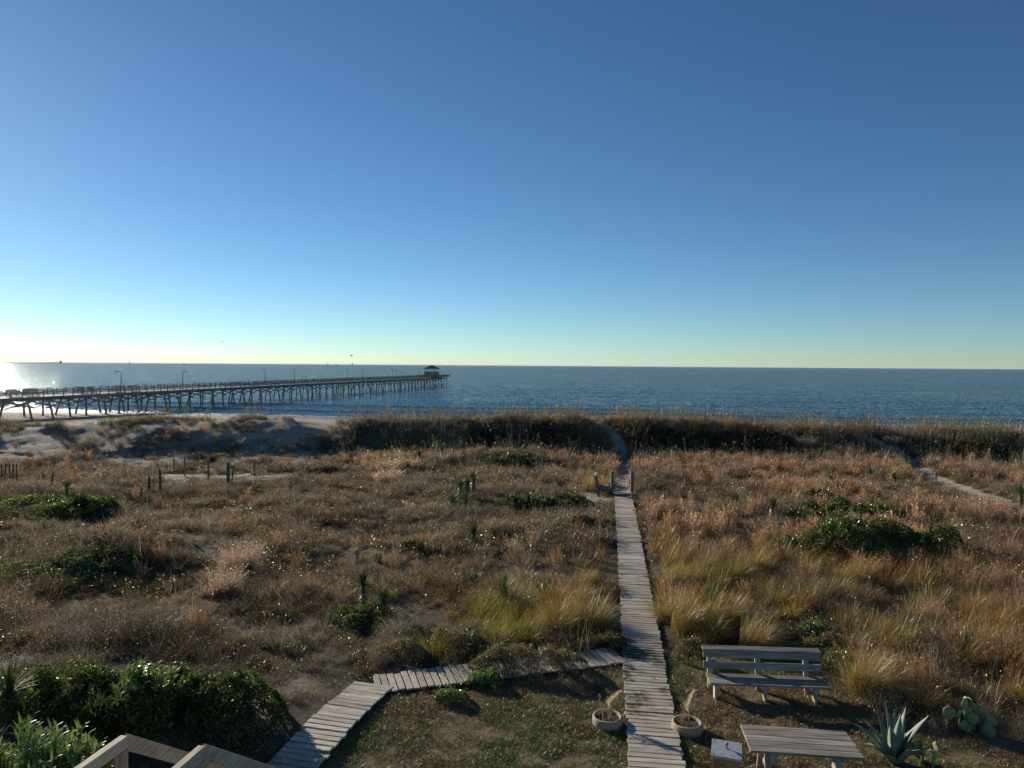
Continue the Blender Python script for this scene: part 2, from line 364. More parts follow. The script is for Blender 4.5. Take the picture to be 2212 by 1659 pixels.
r_l = ramp(t, [(.38, (.13, .09, .055)), (.5, (.20, .15, .085)), (.62, (.16, .15, .06)), (.8, (.34, .29, .21))]); L(n2.outputs['Fac'], r_l.inputs[0])
def mixc(f, a, b):
    x = nd(t, 'ShaderNodeMix', data_type='RGBA'); L(f, x.inputs[0]); L(a, x.inputs[6])
    if isinstance(b, tuple): x.inputs[7].default_value = b
    else: L(b, x.inputs[7])
    return x.outputs[2]
pw = nd(t, 'ShaderNodeMapRange', i_1=.05, i_2=.5, i_4=.95); L(sp.outputs[0], pw.inputs[0])
c = mixc(pw.outputs[0], r_s.outputs[0], r_v.outputs[0]); c = mixc(sp.outputs[1], c, r_l.outputs[0]); c = mixc(sp.outputs[2], c, (.13, .105, .08, 1))
b = nd(t, 'ShaderNodeBsdfPrincipled'); L(c, b.inputs['Base Color'])
rr = nd(t, 'ShaderNodeMapRange', i_3=.95, i_4=.3); L(sp.outputs[2], rr.inputs[0]); L(rr.outputs[0], b.inputs['Roughness'])
b.inputs['Specular IOR Level'].default_value = .25
ad = nd(t, 'ShaderNodeMath', operation='ADD'); L(n1.outputs['Fac'], ad.inputs[0]); L(n2.outputs['Fac'], ad.inputs[1])
bm = nd(t, 'ShaderNodeBump', i_Strength=.8, i_Distance=.2); L(ad.outputs[0], bm.inputs['Height']); L(bm.outputs[0], b.inputs['Normal'])
L(b.outputs[0], out.inputs[0]); M['ground'] = m
g = link(npmesh('ground', np.stack([fx, fy, GZ.ravel()], 1), Q, m, {'cover': cA}, True), 'ground')
tag(g, 'sandy dune field and beach running down to the water', kind='structure')

# footprints in the sand paths: real dents come from the terrain noise; below, the sea
wx = axis([(-40000, -4000, 6), (-4000, -500, 20), (-500, -160, 40), (-160, 160, 220), (160, 500, 40), (500, 4000, 20), (4000, 40000, 6)])
wy = axis([(100, 200, 220), (200, 420, 200), (420, 1000, 60), (1000, 6000, 40), (6000, 60000, 14)])
WX, WY = np.meshgrid(wx, wy); q = WY-shore(WX)
swell = np.zeros_like(q)
for q0, am, wd, sd_ in [(3.5, .16, 1.6, 1), (15, .34, 2.4, 2), (31, .30, 3.2, 3), (52, .18, 4.5, 4)]:
    off = (fbm(WX*.02, WX*0+sd_, 2, 50+sd_)-.5)*9; gate = .35+.65*ss(.3, .6, fbm(WX*.015, WX*0+sd_*3., 2, 60+sd_))
    e = q-q0-off; swell += am*gate*np.where(e < 0, np.exp(-(e/(wd*.55))**2), np.exp(-(e/wd)**2))
swell += (fbm(WX*.10, WY*.22, 3, 71)-.5)*.10*ss(0, 12, q)*(1-ss(250, 420, WY))*(1-ss(120, 160, np.abs(WX)))
WZ = SEA+swell
nx, ny = len(wx), len(wy)
ii = (np.arange(ny-1)[:, None]*nx+np.arange(nx-1)[None, :]).ravel()
Q = np.stack([ii, ii+1, ii+1+nx, ii+nx], 1)
m, t, out = newmat('sea_water'); L = t.links.new
tc = nd(t, 'ShaderNodeTexCoord'); mp = nd(t, 'ShaderNodeMapping'); mp.inputs['Scale'].default_value = (.45, 1.0, 1); L(tc.outputs['Object'], mp.inputs[0])
nA = nd(t, 'ShaderNodeTexNoise', i_Scale=1.3, i_Detail=6.0, i_Roughness=.62); L(mp.outputs[0], nA.inputs['Vector'])
nB = nd(t, 'ShaderNodeTexNoise', i_Scale=.06, i_Detail=4.0, i_Roughness=.55); L(mp.outputs[0], nB.inputs['Vector'])
nC = nd(t, 'ShaderNodeTexNoise', i_Scale=5.0, i_Detail=3.0, i_Roughness=.6); L(mp.outputs[0], nC.inputs['Vector'])
def cen(n_, k):
    sb = nd(t, 'ShaderNodeVectorMath', operation='SUBTRACT', i_1=(.5, .5, .5)); L(n_.outputs['Color'], sb.inputs[0])
    ml = nd(t, 'ShaderNodeVectorMath', operation='MULTIPLY', i_1=k); L(sb.outputs[0], ml.inputs[0]); return ml.outputs[0]
v1 = nd(t, 'ShaderNodeVectorMath', operation='ADD'); L(cen(nA, (.6, .8, 0)), v1.inputs[0]); L(cen(nC, (1.8, 2.2, 0)), v1.inputs[1])
v2 = nd(t, 'ShaderNodeVectorMath', operation='ADD'); L(v1.outputs[0], v2.inputs[0]); L(cen(nB, (.1, .16, 0)), v2.inputs[1])
ge = nd(t, 'ShaderNodeNewGeometry'); v3 = nd(t, 'ShaderNodeVectorMath', operation='ADD'); v2b = nd(t, 'ShaderNodeVectorMath', operation='ADD', i_1=(0, -.22, 0)); L(v2.outputs[0], v2b.inputs[0]); L(v2b.outputs[0], v3.inputs[0]); L(ge.outputs['Normal'], v3.inputs[1])
bB = nd(t, 'ShaderNodeVectorMath', operation='NORMALIZE'); L(v3.outputs[0], bB.inputs[0])
aq = nd(t, 'ShaderNodeAttribute', attribute_name='q')
nF = nd(t, 'ShaderNodeTexNoise', i_Scale=.5, i_Detail=6.0, i_Roughness=.7); L(tc.outputs['Object'], nF.inputs['Vector'])
f1 = nd(t, 'ShaderNodeMath', operation='MULTIPLY_ADD', i_1=7.0, i_2=-2.2); L(nF.outputs['Fac'], f1.inputs[0])
f2 = nd(t, 'ShaderNodeMath', operation='SUBTRACT'); L(f1.outputs[0], f2.inputs[0]); L(aq.outputs['Fac'], f2.inputs[1])
f3 = nd(t, 'ShaderNodeMapRange', i_1=0., i_2=.5); L(f2.outputs[0], f3.inputs[0])
shal = nd(t, 'ShaderNodeMapRange', i_1=0., i_2=60.); L(aq.outputs['Fac'], shal.inputs[0])
mc = nd(t, 'ShaderNodeMix', data_type='RGBA'); L(shal.outputs[0], mc.inputs[0]); mc.inputs[6].default_value = (.12, .19, .19, 1); mc.inputs[7].default_value = (.03, .15, .20, 1)
mf = nd(t, 'ShaderNodeMix', data_type='RGBA'); L(f3.outputs[0], mf.inputs[0]); L(mc.outputs[2], mf.inputs[6]); mf.inputs[7].default_value = (.75, .75, .75, 1)
b = nd(t, 'ShaderNodeBsdfPrincipled', i_IOR=1.33); L(mf.outputs[2], b.inputs['Base Color']); L(bB.outputs[0], b.inputs['Normal'])
rr = nd(t, 'ShaderNodeMapRange', i_3=.06, i_4=.8); L(f3.outputs[0], rr.inputs[0]); L(rr.outputs[0], b.inputs['Roughness'])
L(b.outputs[0], out.inputs[0])
wa = link(npmesh('water', np.stack([WX.ravel(), WY.ravel(), WZ.ravel()], 1), Q, m, {'q': q.ravel()}, True), 'water')
tag(wa, 'rippled blue sea reaching the horizon', kind='structure')

# ------------------------------------------------------------------ blades and clumps
def ribbons(base, az, Ln, a0, a1, wd, segs=3, twist=None, side_az=None, r=None):
    n = len(base); pts = np.zeros((n, segs+1, 3)); pts[:, 0] = base
    for k in range(segs):
        a = a0+(a1-a0)*((k+.5)/segs)
        st = (Ln/segs)[:, None]*np.stack([np.sin(a)*np.cos(az), np.sin(a)*np.sin(az), np.cos(a)], 1)
        pts[:, k+1] = pts[:, k]+st
    sa = rng.uniform(0, 2*np.pi, n) if side_az is None else side_az
    sv = np.stack([np.cos(sa), np.sin(sa), np.zeros(n)], 1)
    prof = np.array([1.0, .95, .8, .6, .4, .25])[:segs+1].copy(); prof[-1] = .12
    V = np.stack([pts-sv[:, None]*(wd[:, None]*prof)[..., None]/2, pts+sv[:, None]*(wd[:, None]*prof)[..., None]/2], 2)
    V = V.reshape(-1, 3); m_ = (segs+1)*2
    q = np.array([[2*k, 2*k+1, 2*k+3, 2*k+2] for k in range(segs)])
    Q = (np.arange(n)[:, None, None]*m_+q[None]).reshape(-1, 4)
    rv = np.repeat(rng.uniform(0, 1, n) if r is None else r, m_); h = np.tile(np.repeat(np.linspace(0, 1, segs+1), 2), n)
    return V, Q, rv, h, pts
def quads(c, size, asp=1.6, r=None, up=0., rr=None):
    n = len(c); g_ = rr if rr is not None else rng
    d = g_.normal(size=(n, 3)); d[:, 2] += up; d /= np.linalg.norm(d, axis=1)[:, None]
    e = np.cross(d, g_.normal(size=(n, 3))); e /= np.linalg.norm(e, axis=1)[:, None]
    s = (size*g_.uniform(.6, 1.3, n))[:, None]
    V = np.stack([c-d*s*asp/2, c+e*s/2, c+d*s*asp/2, c-e*s/2], 1).reshape(-1, 3)
    Q = np.arange(n*4).reshape(-1, 4)
    rv = np.repeat(g_.uniform(0, 1, n) if r is None else r, 4)
    return V, Q, rv, np.full(n*4, .9)
def join(parts):
    V, Q, r, h = [], [], [], []; o = 0
    for p in parts:
        V.append(p[0]); Q.append(p[1]+o); r.append(p[2]); h.append(p[3]); o += len(p[0])
    return np.concatenate(V), np.concatenate(Q), {'rnd': np.concatenate(r), 'h': np.concatenate(h)}
U = lambda a, b, n: rng.uniform(a, b, n)
def disc(n, r):
    a = U(0, 2*np.pi, n); q = r*np.sqrt(U(0, 1, n)); return np.stack([q*np.cos(a), q*np.sin(a), np.zeros(n)], 1)
def wind(az, k, w0=-.5):
    x = np.cos(az)+k*math.cos(w0); y = np.sin(az)+k*math.sin(w0); return np.arctan2(y, x)
def c_scrub(n, wd, H=.42, rad=.3, heads=True):
    b_ = disc(n, rad); az = wind(U(0, 2*np.pi, n), .35); Ln = U(.35, 1.1, n)*H*1.25
    P = ribbons(b_, az, Ln, U(0, .5, n), U(.5, 2.0, n), np.full(n, wd), 3)
    parts = [P[:4]]
    k = n//2; tips = P[4][:k, -1]
    parts.append(quads(np.repeat(tips, 2, 0)+rng.normal(size=(2*k, 3))*.03, wd*2.2, 1.5))
    mid = P[4][k:, 2]; parts.append(quads(mid+rng.normal(size=mid.shape)*.03, wd*2.0, 2.5))
    return join(parts)
def c_muhly(n, wd, H=.85, rad=.22):
    b_ = disc(n, rad); az = wind(np.arctan2(b_[:, 1], b_[:, 0])+rng.normal(size=n)*.7, .7); Ln = U(.35, 1.15, n)*H*1.15
    return join([ribbons(b_, az, Ln, U(0, .5, n), U(.4, 2.0, n), wd*U(.6, 1.6, n), 5)[:4]])
def c_blue(n, wd, H=.75, rad=.22):
    b_ = disc(n, rad); az = U(0, 2*np.pi, n); Ln = U(.55, 1.1, n)*H
    P = ribbons(b_, az, Ln, U(0, .25, n), U(.05, .6, n), np.full(n, wd), 3); k = n//2
    t_ = P[4][:k, -1]; t2 = P[4][:k, -2]
    c = np.concatenate([t_, (t_+t2)/2, t_*.7+t2*.3])
    return join([P[:4], quads(c+rng.normal(size=c.shape)*.02, wd*2.0, 3., up=1.5)])
def c_oats(n, wd, H=1.35):
    b_ = disc(n, .35); az = wind(U(0, 2*np.pi, n), .5); Ln = U(.6, 1.2, n)*H
    P = ribbons(b_, az, Ln, U(0, .12, n), U(.1, .8, n), np.full(n, wd), 5)
    c = np.concatenate([P[4][:, -1]*(1-f)+P[4][:, -2]*f for f in (0, .25, .5, .75)])
    k = n*7; b2 = disc(k, .3); az = wind(U(0, 2*np.pi, k), .5)
    B = ribbons(b2, az, U(.3, .7, k), U(0, .4, k), U(.5, 1.6, k), np.full(k, wd*1.1), 3)
    return join([P[:4], quads(c+rng.normal(size=c.shape)*.015, wd*2.2, 2.2), B[:4]])
def c_lawn(n, wd, H=.06, rad=.16):
    b_ = disc(n, rad); az = U(0, 2*np.pi, n)
    return join([ribbons(b_, az, U(.5, 1.4, n)*H, U(.2, .9, n), U(.8, 1.9, n), np.full(n, wd), 2)[:4]])
def c_weed(n, sz, H=.3, rad=.28):
    c = disc(n, rad); c[:, 2] = U(0, 1, n)**.7*H*(1-(np.hypot(c[:, 0], c[:, 1])/rad)**2*.6)
    return join([quads(c, np.full(n, sz), 1.7, up=.6)])
SRC = {}
def make_src(name, fn, mat, k=5):
    cl = bpy.data.collections.new(name)
    for i in range(k):
        V, Q, A = fn(); me = npmesh(name, V, Q, mat, A); o = bpy.data.objects.new('%s_%02d' % (name, i), me); cl.objects.link(o)
    SRC[name] = (cl, k)
def scatter(name, src, X, Y, scale, tint, tilt=.12, zoff=-.02, label=None, sz=None):
    n = len(X); cl, kk = SRC[src]
    me = bpy.data.meshes.new(name); me.vertices.add(n)
    co = np.stack([X, Y, T(X, Y)+zoff], 1).astype(np.float32); me.vertices.foreach_set('co', co.ravel())
    rot = np.stack([rng.normal(size=n)*tilt, rng.normal(size=n)*tilt, U(-.9, .9, n) if src[:5] in ('muhly',) else U(0, 6.28, n)], 1).astype(np.float32)
    me.attributes.new('rot', 'FLOAT_VECTOR', 'POINT').data.foreach_set('vector', rot.ravel())
    s3 = np.stack([scale, scale, scale*(U(.8, 1.2, n) if sz is None else sz)], 1).astype(np.float32)
    me.attributes.new('scl', 'FLOAT_VECTOR', 'POINT').data.foreach_set('vector', s3.ravel())
    me.attributes.new('pick', 'INT', 'POINT').data.foreach_set('value', rng.integers(0, kk, n).astype(np.int32))
    tc4 = np.concatenate([tint, np.ones((n, 1))], 1).astype(np.float32)
    me.attributes.new('tint', 'FLOAT_COLOR', 'POINT').data.foreach_set('color', tc4.ravel())
    o = link(me, name); tag(o, label, kind='stuff')
    ng = bpy.data.node_groups.new(name, 'GeometryNodeTree')
    ng.interface.new_socket('Geometry', in_out='INPUT', socket_type='NodeSocketGeometry'); ng.interface.new_socket('Geometry', in_out='OUTPUT', socket_type='NodeSocketGeometry')
    gi = ng.nodes.new('NodeGroupInput'); go = ng.nodes.new('NodeGroupOutput')
    iop = ng.nodes.new('GeometryNodeInstanceOnPoints'); ci = ng.nodes.new('GeometryNodeCollectionInfo')
    ci.inputs['Collection'].default_value = cl; ci.inputs['Separate Children'].default_value = True; ci.inputs['Reset Children'].default_value = True
    iop.inputs['Pick Instance'].default_value = True
    def na(a, ty):
        x = ng.nodes.new('GeometryNodeInputNamedAttribute'); x.data_type = ty; x.inputs[0].default_value = a; return x.outputs[0]
    l = ng.links.new
    l(gi.outputs[0], iop.inputs['Points']); l(ci.outputs[0], iop.inputs['Instance']); l(na('pick', 'INT'), iop.inputs['Instance Index'])
    l(na('rot', 'FLOAT_VECTOR'), iop.inputs['Rotation']); l(na('scl', 'FLOAT_VECTOR'), iop.inputs['Scale']); l(iop.outputs[0], go.inputs[0])
    md = o.modifiers.new('scatter', 'NODES'); md.node_group = ng
    return o
make_src('scrub_near', lambda: c_scrub(110, .006), GR['scrub'], 7)
make_src('scrub_mid', lambda: c_scrub(70, .010), GR['scrub'], 6)
make_src('scrub_far', lambda: c_scrub(48, .017), GR['scrub'], 5)
make_src('muhly_near', lambda: c_muhly(260, .0055), GR['muhly'], 5)
make_src('muhly_far', lambda: c_muhly(110, .010), GR['muhly'], 4)
make_src('blue_near', lambda: c_blue(80, .007), GR['blue'], 5)
make_src('blue_far', lambda: c_blue(46, .015), GR['blue'], 4)
make_src('oats_a', lambda: c_oats(7, .016), GR['oats'], 6)
make_src('lawn_a', lambda: c_lawn(110, .006), GR['lawn'], 6)
make_src('weed_near', lambda: c_weed(150, .028), GR['weed'], 5)
make_src('weed_far', lambda: c_weed(80, .045), GR['weed'], 4)

MUHLY = ell([(1600,1270,190,60,1.),(1480,1330,90,60,.9),(1900,1250,200,70,.8),(1820,1400,160,60,.6),(2130,1350,140,90,.9),(2000,1480,120,50,.5),(1250,1310,120,50,1.),(1120,1350,90,50,.8),
  (1290,1360,60,50,.9),(1450,1200,90,50,.5),(1600,1200,150,40,.4),(1300,1060,50,22,.8),(2200,1480,60,60,.5),(1030,1400,80,40,.3),(1860,1470,40,40,.9)])
BLUE = ell([(1560,985,200,14,.7),(1800,990,140,20,.9),(1650,1010,220,20,.6),(850,1000,60,16,.7),(980,985,60,12,.5),(1250,965,90,22,.6),(1330,1010,40,40,.4),(2000,1210,170,35,.9),(1900,1180,140,30,.7),(2150,1270,90,50,.7),
  (2190,1450,40,60,.9),(2060,1110,90,30,.6),(2170,1040,60,25,.5),(1750,1060,120,20,.5),(1700,1180,90,25,.4),(2100,1030,100,20,.4),(1400,960,60,20,.5),(1450,1020,100,30,.4),(1500,1130,120,40,.35)])
GREEN = ell([(80,1085,180,30,1.),(100,1200,170,35,.9),(260,1110,90,20,.6),(1210,1060,90,15,.6),(1180,1155,120,16,.7),(1270,1125,60,12,.6),(1900,1100,200,40,.8),(1780,1060,120,30,.6),(780,1340,80,40,.5),
  (950,1190,120,14,.4),(1010,1500,110,22,.9),(1340,1470,60,30,.6),(1450,1420,30,40,.7),(820,1140,60,10,.3),(880,1400,300,30,.25),(1650,1370,60,14,.5),(1760,1380,40,14,.7),(300,1250,150,30,.4),(1100,1500,160,20,.5),(560,1120,60,14,.4)])
def cand(dens, y0, y1, m_=7, kx=.79):
    hw = kx*y1+m_; n = int(dens*2*hw*(y1-y0)); x = U(-hw, hw, n); y = U(y0, y1, n)
    k = np.abs(x) < kx*y+m_; return x[k], y[k]
def tints(x, y, base=(1, 1, 1), amt=.25):
    n = len(x); v = .88+amt*rng.normal(size=n)*.7+(fbm(x*.35, y*.35, 3, 90)-.5)*.8+(fbm(x*1.1, y*1.1, 2, 93)-.5)*.9
    red = (fbm(x*.12, y*.2, 3, 91)-.5)*.5+(fbm(x*.8, y*.8, 2, 94)-.5)*.8+.05*ss(-8, 18, x)-.03
    c = np.stack([base[0]*v*(1+red*.35), base[1]*v, base[2]*v*(1-red*.55)], 1); return np.clip(c, .15, 2.2)
# --- dry scrub in three rings
for nm, src, dens, y0, y1, s0 in [('dry_scrub_near', 'scrub_near', 17, 8, 23, .95), ('dry_scrub_middle', 'scrub_mid', 11, 23, 42, 1.0), ('dry_scrub_far', 'scrub_far', 8.5, 42, 84, 1.05)]:
    x, y = cand(dens, y0, y1); v = veg(x, y)*(1-ss(.25, .6, lawn_mask(x, y)))*ss(.42, .62, walks_d(x, y))
    clump = .5+.5*ss(.36, .58, fbm(x*1.0, y*1.0, 2, 77))
    k = U(0, 1, len(x)) < v*clump*(1-.55*field(x, y, MUHLY)); x, y = x[k], y[k]
    hgt = .30+.62*ss(.25, .75, fbm(x*.35, y*.35, 3, 78))+.55*ss(.45, .8, fbm(x*1.1, y*1.1, 2, 83)); wdist = walks_d(x, y)
    hgt = hgt*(.5+.5*ss(.5, 1.6, wdist))
    scatter(nm, src, x, y, s0*U(.7, 1.25, len(x))*hgt/.95, tints(x, y), label='dry brown scrub grass covering the dunes')
# --- golden grass
for nm, src, dens, y0, y1 in [('golden_grass_near', 'muhly_near', 7.0, 11.5, 24), ('golden_grass_far', 'muhly_far', 4.5, 24, 60)]:
    x, y = cand(dens, y0, y1); f = field(x, y, MUHLY); v = veg(x, y)*(1-ss(.2, .5, lawn_mask(x, y)))*ss(.75, 1.0, walks_d(x, y))
    k = U(0, 1, len(x)) < v*f*ss(.34, .55, fbm(x*.7, y*.7, 2, 79)+.1); x, y = x[k], y[k]
    gg = ss(.35, .65, fbm(x*.3, y*.3, 2, 80)); gl = ss(1.5, -.5, x)
    rd = ss(.42, .62, fbm(x*.5, y*.5, 2, 84))*(1-gl); c = np.stack([1.0-.15*gl+.05*rd, .90+.12*gg+.12*gl-.14*rd, .52-.2*gl+.10*gg-.06*rd], 1)*1.12*(.6+.6*U(0, 1, len(x)))[:, None]
    scatter(nm, src, x, y, U(.5, 1.0, len(x)), c, tilt=.1, label='tall golden grass arching in the wind')
# --- bluestem
for nm, src, dens, y0, y1 in [('russet_grass_near', 'blue_near', 9, 11, 25), ('russet_grass_far', 'blue_far', 7, 25, 72)]:
    x, y = cand(dens, y0, y1); f = np.maximum(field(x, y, BLUE), .03*ss(-5, 10, x)+.006); v = veg(x, y)*(1-ss(.25, .5, lawn_mask(x, y)))*ss(.6, .9, walks_d(x, y))
    k = U(0, 1, len(x)) < v*f; x, y = x[k], y[k]
    scatter(nm, src, x, y, U(.7, 1.15, len(x)), np.clip(tints(x, y)*np.array([1.05, .98, .95]), .3, 2), label='russet bluestem grass in upright stands')
# --- sea oats along the crest
x, y = cand(7.5, 52, 78, 9); dn = np.abs(y-YC0+.3); v = np.clip(veg(x, y), 0, 1)
leftd = ss(-6, -14, x)
k = U(0, 1, len(x)) < v*(.10+.75*np.exp(-(dn/3.2)**2))*(1-.55*leftd); x, y = x[k], y[k]
scatter('sea_oats', 'oats_a', x, y, U(.6, 1.3, len(x)), tints(x, y, (.95, 1, .95)), label='sea oats with tall thin stalks along the dune crest')
x, y = cand(.35, 12, 55); v = veg(x, y)*(1-ss(.2, .5, lawn_mask(x, y)))*ss(.6, .9, walks_d(x, y)); k = U(0, 1, len(x)) < v; x, y = x[k], y[k]
scatter('tall_stalks', 'oats_a', x, y, U(.4, .75, len(x)), tints(x, y, (1.3, 1.2, 1.1)), label='scattered tall dry stalks standing over the scrub')
# --- green weeds
for nm, src, dens, y0, y1 in [('green_weeds_near', 'weed_near', 11, 9, 25), ('green_weeds_far', 'weed_far', 7, 25, 66)]:
    x, y = cand(dens, y0, y1); f = np.maximum(field(x, y, GREEN), .10*ss(.5, .68, fbm(x*.4, y*.4, 2, 66))+.02); v = np.maximum(veg(x, y), .5*(y < 20))*ss(.55, .8, walks_d(x, y))
    k = (U(0, 1, len(x)) < f*v); x, y = x[k], y[k]; lw = lawn_mask(x, y)
    scatter(nm, src, x, y, U(.5, 1.1, len(x))*(1-.5*lw), np.clip(tints(x, y), .4, 1.8), sz=(1-.45*lw)*U(.7, 1.2, len(x)), label='low green weeds growing among the dry grass')
x, y = cand(5.5, 9, 62); v = veg(x, y)*(1-ss(.2, .5, lawn_mask(x, y)))*ss(.5, .7, walks_d(x, y)); k = U(0, 1, len(x)) < v*ss(.3, .6, fbm(x*.8+3, y*.8, 2, 67)); x, y = x[k], y[k]; nr = y < 25
hb = np.clip(tints(x, y)*np.array([1.9, 1.15, 1.0])*.9, .2, 2.4)
for nm, sr, m_ in (('brown_herbs_near', 'weed_near', nr), ('brown_herbs_far', 'weed_far', ~nr)):
    scatter(nm, sr, x[m_], y[m_], U(.6, 1.15, int(m_.sum())), hb[m_], sz=U(.6, 1.1, int(m_.sum())), label='low brown leafy herbs matted between the grasses')
# --- lawn
x, y = cand(42, 8.0, 17.5, 3); lw = lawn_mask(x, y); bare = ss(.36, .48, fbm(x*.8, y*.8, 3, 61))
k = (U(0, 1, len(x)) < (lw > .4)*(.35+.65*bare)*(.25+.75*ss(.38, .5, walks_d(x, y)))*ss(.02, .1, walks_d(x, y))); x, y = x[k], y[k]
gr = ss(.48, .7, fbm(x*.45+2, y*.45, 3, 62)); wd_ = walks_d(x, y); gr = np.clip(gr+.35*ss(1.2, .4, wd_), 0, 1)
c = np.stack([1.05-.35*gr, .95+.12*gr, .95-.35*gr], 1)*(.7+.6*U(0, 1, len(x)))[:, None]
scatter('lawn', 'lawn_a', x, y, U(.7, 1.3, len(x))*np.where(wd_ < .45, .55, 1), c, tilt=.05, zoff=0, label='short patchy lawn of green and dead grass')

x, y = cand(16, 8.5, 16, 3); k = (lawn_mask(x, y) > .45) & (walks_d(x, y) > .45) & (U(0, 1, len(x)) < ss(.35, .6, fbm(x*1.3, y*1.3, 2, 68))); x, y = x[k], y[k]
scatter('leaf_litter', 'weed_near', x, y, U(.25, .55, len(x)), np.stack([2.6+0*x, 1.7+0*x, 2.2+0*x], 1)*U(.5, 1.1, len(x))[:, None], sz=.12+0*x, zoff=.0, label='dead leaves and thatch strewn over the lawn')
n_ = 4200; tt = U(0, 1, n_)**1.1*9.5; sd2 = U(-.44, .44, n_); wd2 = (np.array(WALK1)-np.array(WALK0)); wd2 /= np.linalg.norm(wd2)
tt = np.round(tt/.146)*.146+U(-.012, .012, n_)+.0
x = WALK0[0]+wd2[0]*tt+wd2[1]*sd2; y = WALK0[1]+wd2[1]*tt-wd2[0]*sd2
k = fbm(x*1.7, y*1.7, 3, 64)+.16*np.abs(sd2)/.44+.1*U(-1, 1, n_) > .56; x, y = x[k], y[k]
scatter('walk_grass', 'lawn_a', x, y, U(.18, .4, len(x)), np.stack([.8+0*x, .95+0*x, .6+0*x], 1), tilt=.05, zoff=.06, label='grass growing up between the boardwalk planks')

# ------------------------------------------------------------------ boardwalks
def planked(name, pl, width, label, pitch=.146, diag=0):
    mb = MB(); st = MB()
    for (a, b_) in zip(pl[:-1], pl[1:]):
        a, b_ = np.array(a), np.array(b_); d = b_-a; Ln = np.linalg.norm(d); d /= Ln; n_ = np.array([d[1], -d[0]]); ang = math.atan2(d[1], d[0])
        k = max(1, int(round(Ln/pitch)))
        for i in range(k):
            s = (i+.5)*Ln/k+random.gauss(0, .004); c = a+d*s+n_*random.gauss(0, .010)
            z = float(T(c[0], c[1]))+.055+.02*math.sin(s*.8)+random.gauss(0, .004)
            wid = width+random.gauss(0, .014)-(.12*random.random() if random.random() < .07 else 0)
            Mx = Matrix.Rotation(ang-math.pi/2+random.gauss(0, .007), 4, 'Z') @ Matrix.Rotation(random.gauss(0, .012), 4, 'Y') @ Matrix.Rotation(random.gauss(0, .02), 4, 'X')
            mb.box((c[0], c[1], z), (wid, pitch-.024-abs(random.gauss(0, .004)), .035), M=Mx)
        zz = [float(T(*(a+d*f*Ln))) for f in np.linspace(0, 1, max(3, int(Ln/2)))]
        for sd_ in (-1, 1):
            p = [a+d*f*Ln+n_*sd_*(width/2-.12) for f in np.linspace(0, 1, len(zz))]
            for i in range(len(zz)-1): st.beam((p[i][0], p[i][1], zz[i]-.02), (p[i+1][0], p[i+1][1], zz[i+1]-.02), .04, .1)
    o = mb.build(name, M['walk'], bevel=.004); st.build('stringer', M['old'], o)
    tag(o, label, kind='structure'); return o
planked('boardwalk', walk, .90, 'long straight grey boardwalk running from the lawn to the dunes')
planked('side_boardwalk', side_walk, .84, 'side boardwalk bending left across the lawn edge')


# ------------------------------------------------------------------ pier
PA = np.array([-77.0, 107.0]); PV = np.array([45.0, 220.0]); PL = float(np.linalg.norm(PV)); pd = PV/PL; pn = np.array([-pd[1], pd[0]])  # pn: to the far side
DECK, PW = 1.0, 5.2
def pp(s, n_, z): a = PA+pd*s+pn*n_; return (a[0], a[1], z)
rp = random.Random(5)
pier = empty('fishing_pier', pp(0, PW/2, SEA), label='long weathered wooden fishing pier running from the beach out into the sea', cat='pier')
def pbuild(mb, name, mat, parent=pier, **k):
    o = mb.build(name, mat, parent, **k)
    if parent is not None: o.matrix_parent_inverse = Matrix.Translation(-Vector(pp(0, PW/2, SEA)))
    return o
S0, S1 = -24.0, PL-1
mb = MB()
i = S0
while i < S1:
    mb.box(pp(i+.35, PW/2, DECK-.03), (PW+.1, .66, .06), rz=math.atan2(pn[1], pn[0])); i += .7
pbuild(mb, 'deck', M['pier'])
for nn in (0, PW):
    mb = MB(); i = S0
    while i < S1-3:
        mb.beam(pp(i, nn, DECK-.22+rp.gauss(0, .02)), pp(i+3.9, nn, DECK-.22+rp.gauss(0, .02)), .12, .32); i += 3.94
    pbuild(mb, 'fascia_beam', M['pier'])
    rail = MB(); k = 0; i = S0
    while i < S1:
        tall = 1.12+rp.gauss(0, .03)
        rail.box(pp(i, nn, DECK+tall/2-.2), (.13, .13, tall+.4), rz=math.atan2(pd[1], pd[0]))
        far = i > 62
        for z in ((.18, .40, .62, .84) if far else (.38, .74)):
            if i+1.97 < S1+.5 and not (far and rp.random() < .06):
                rail.beam(pp(i, nn-.07, DECK+z+rp.gauss(0, .02)), pp(i+1.97, nn-.07, DECK+z+rp.gauss(0, .02)), .04, .16 if far else .13)
        rail.beam(pp(i-.05, nn, DECK+tall+.03), pp(i+2.0, nn, DECK+1.15+rp.gauss(0, .03)), .24, .06)
        i += 1.97
    pbuild(rail, 'railing', M['pier'])
bents = []; i = S0+1; k = 0
while i < PL: bents.append(i); i += 3.94
np_ = 0; rest = MB()
def gz(s, n_): a = PA+pd*s+pn*n_; return float(T(a[0], a[1]))
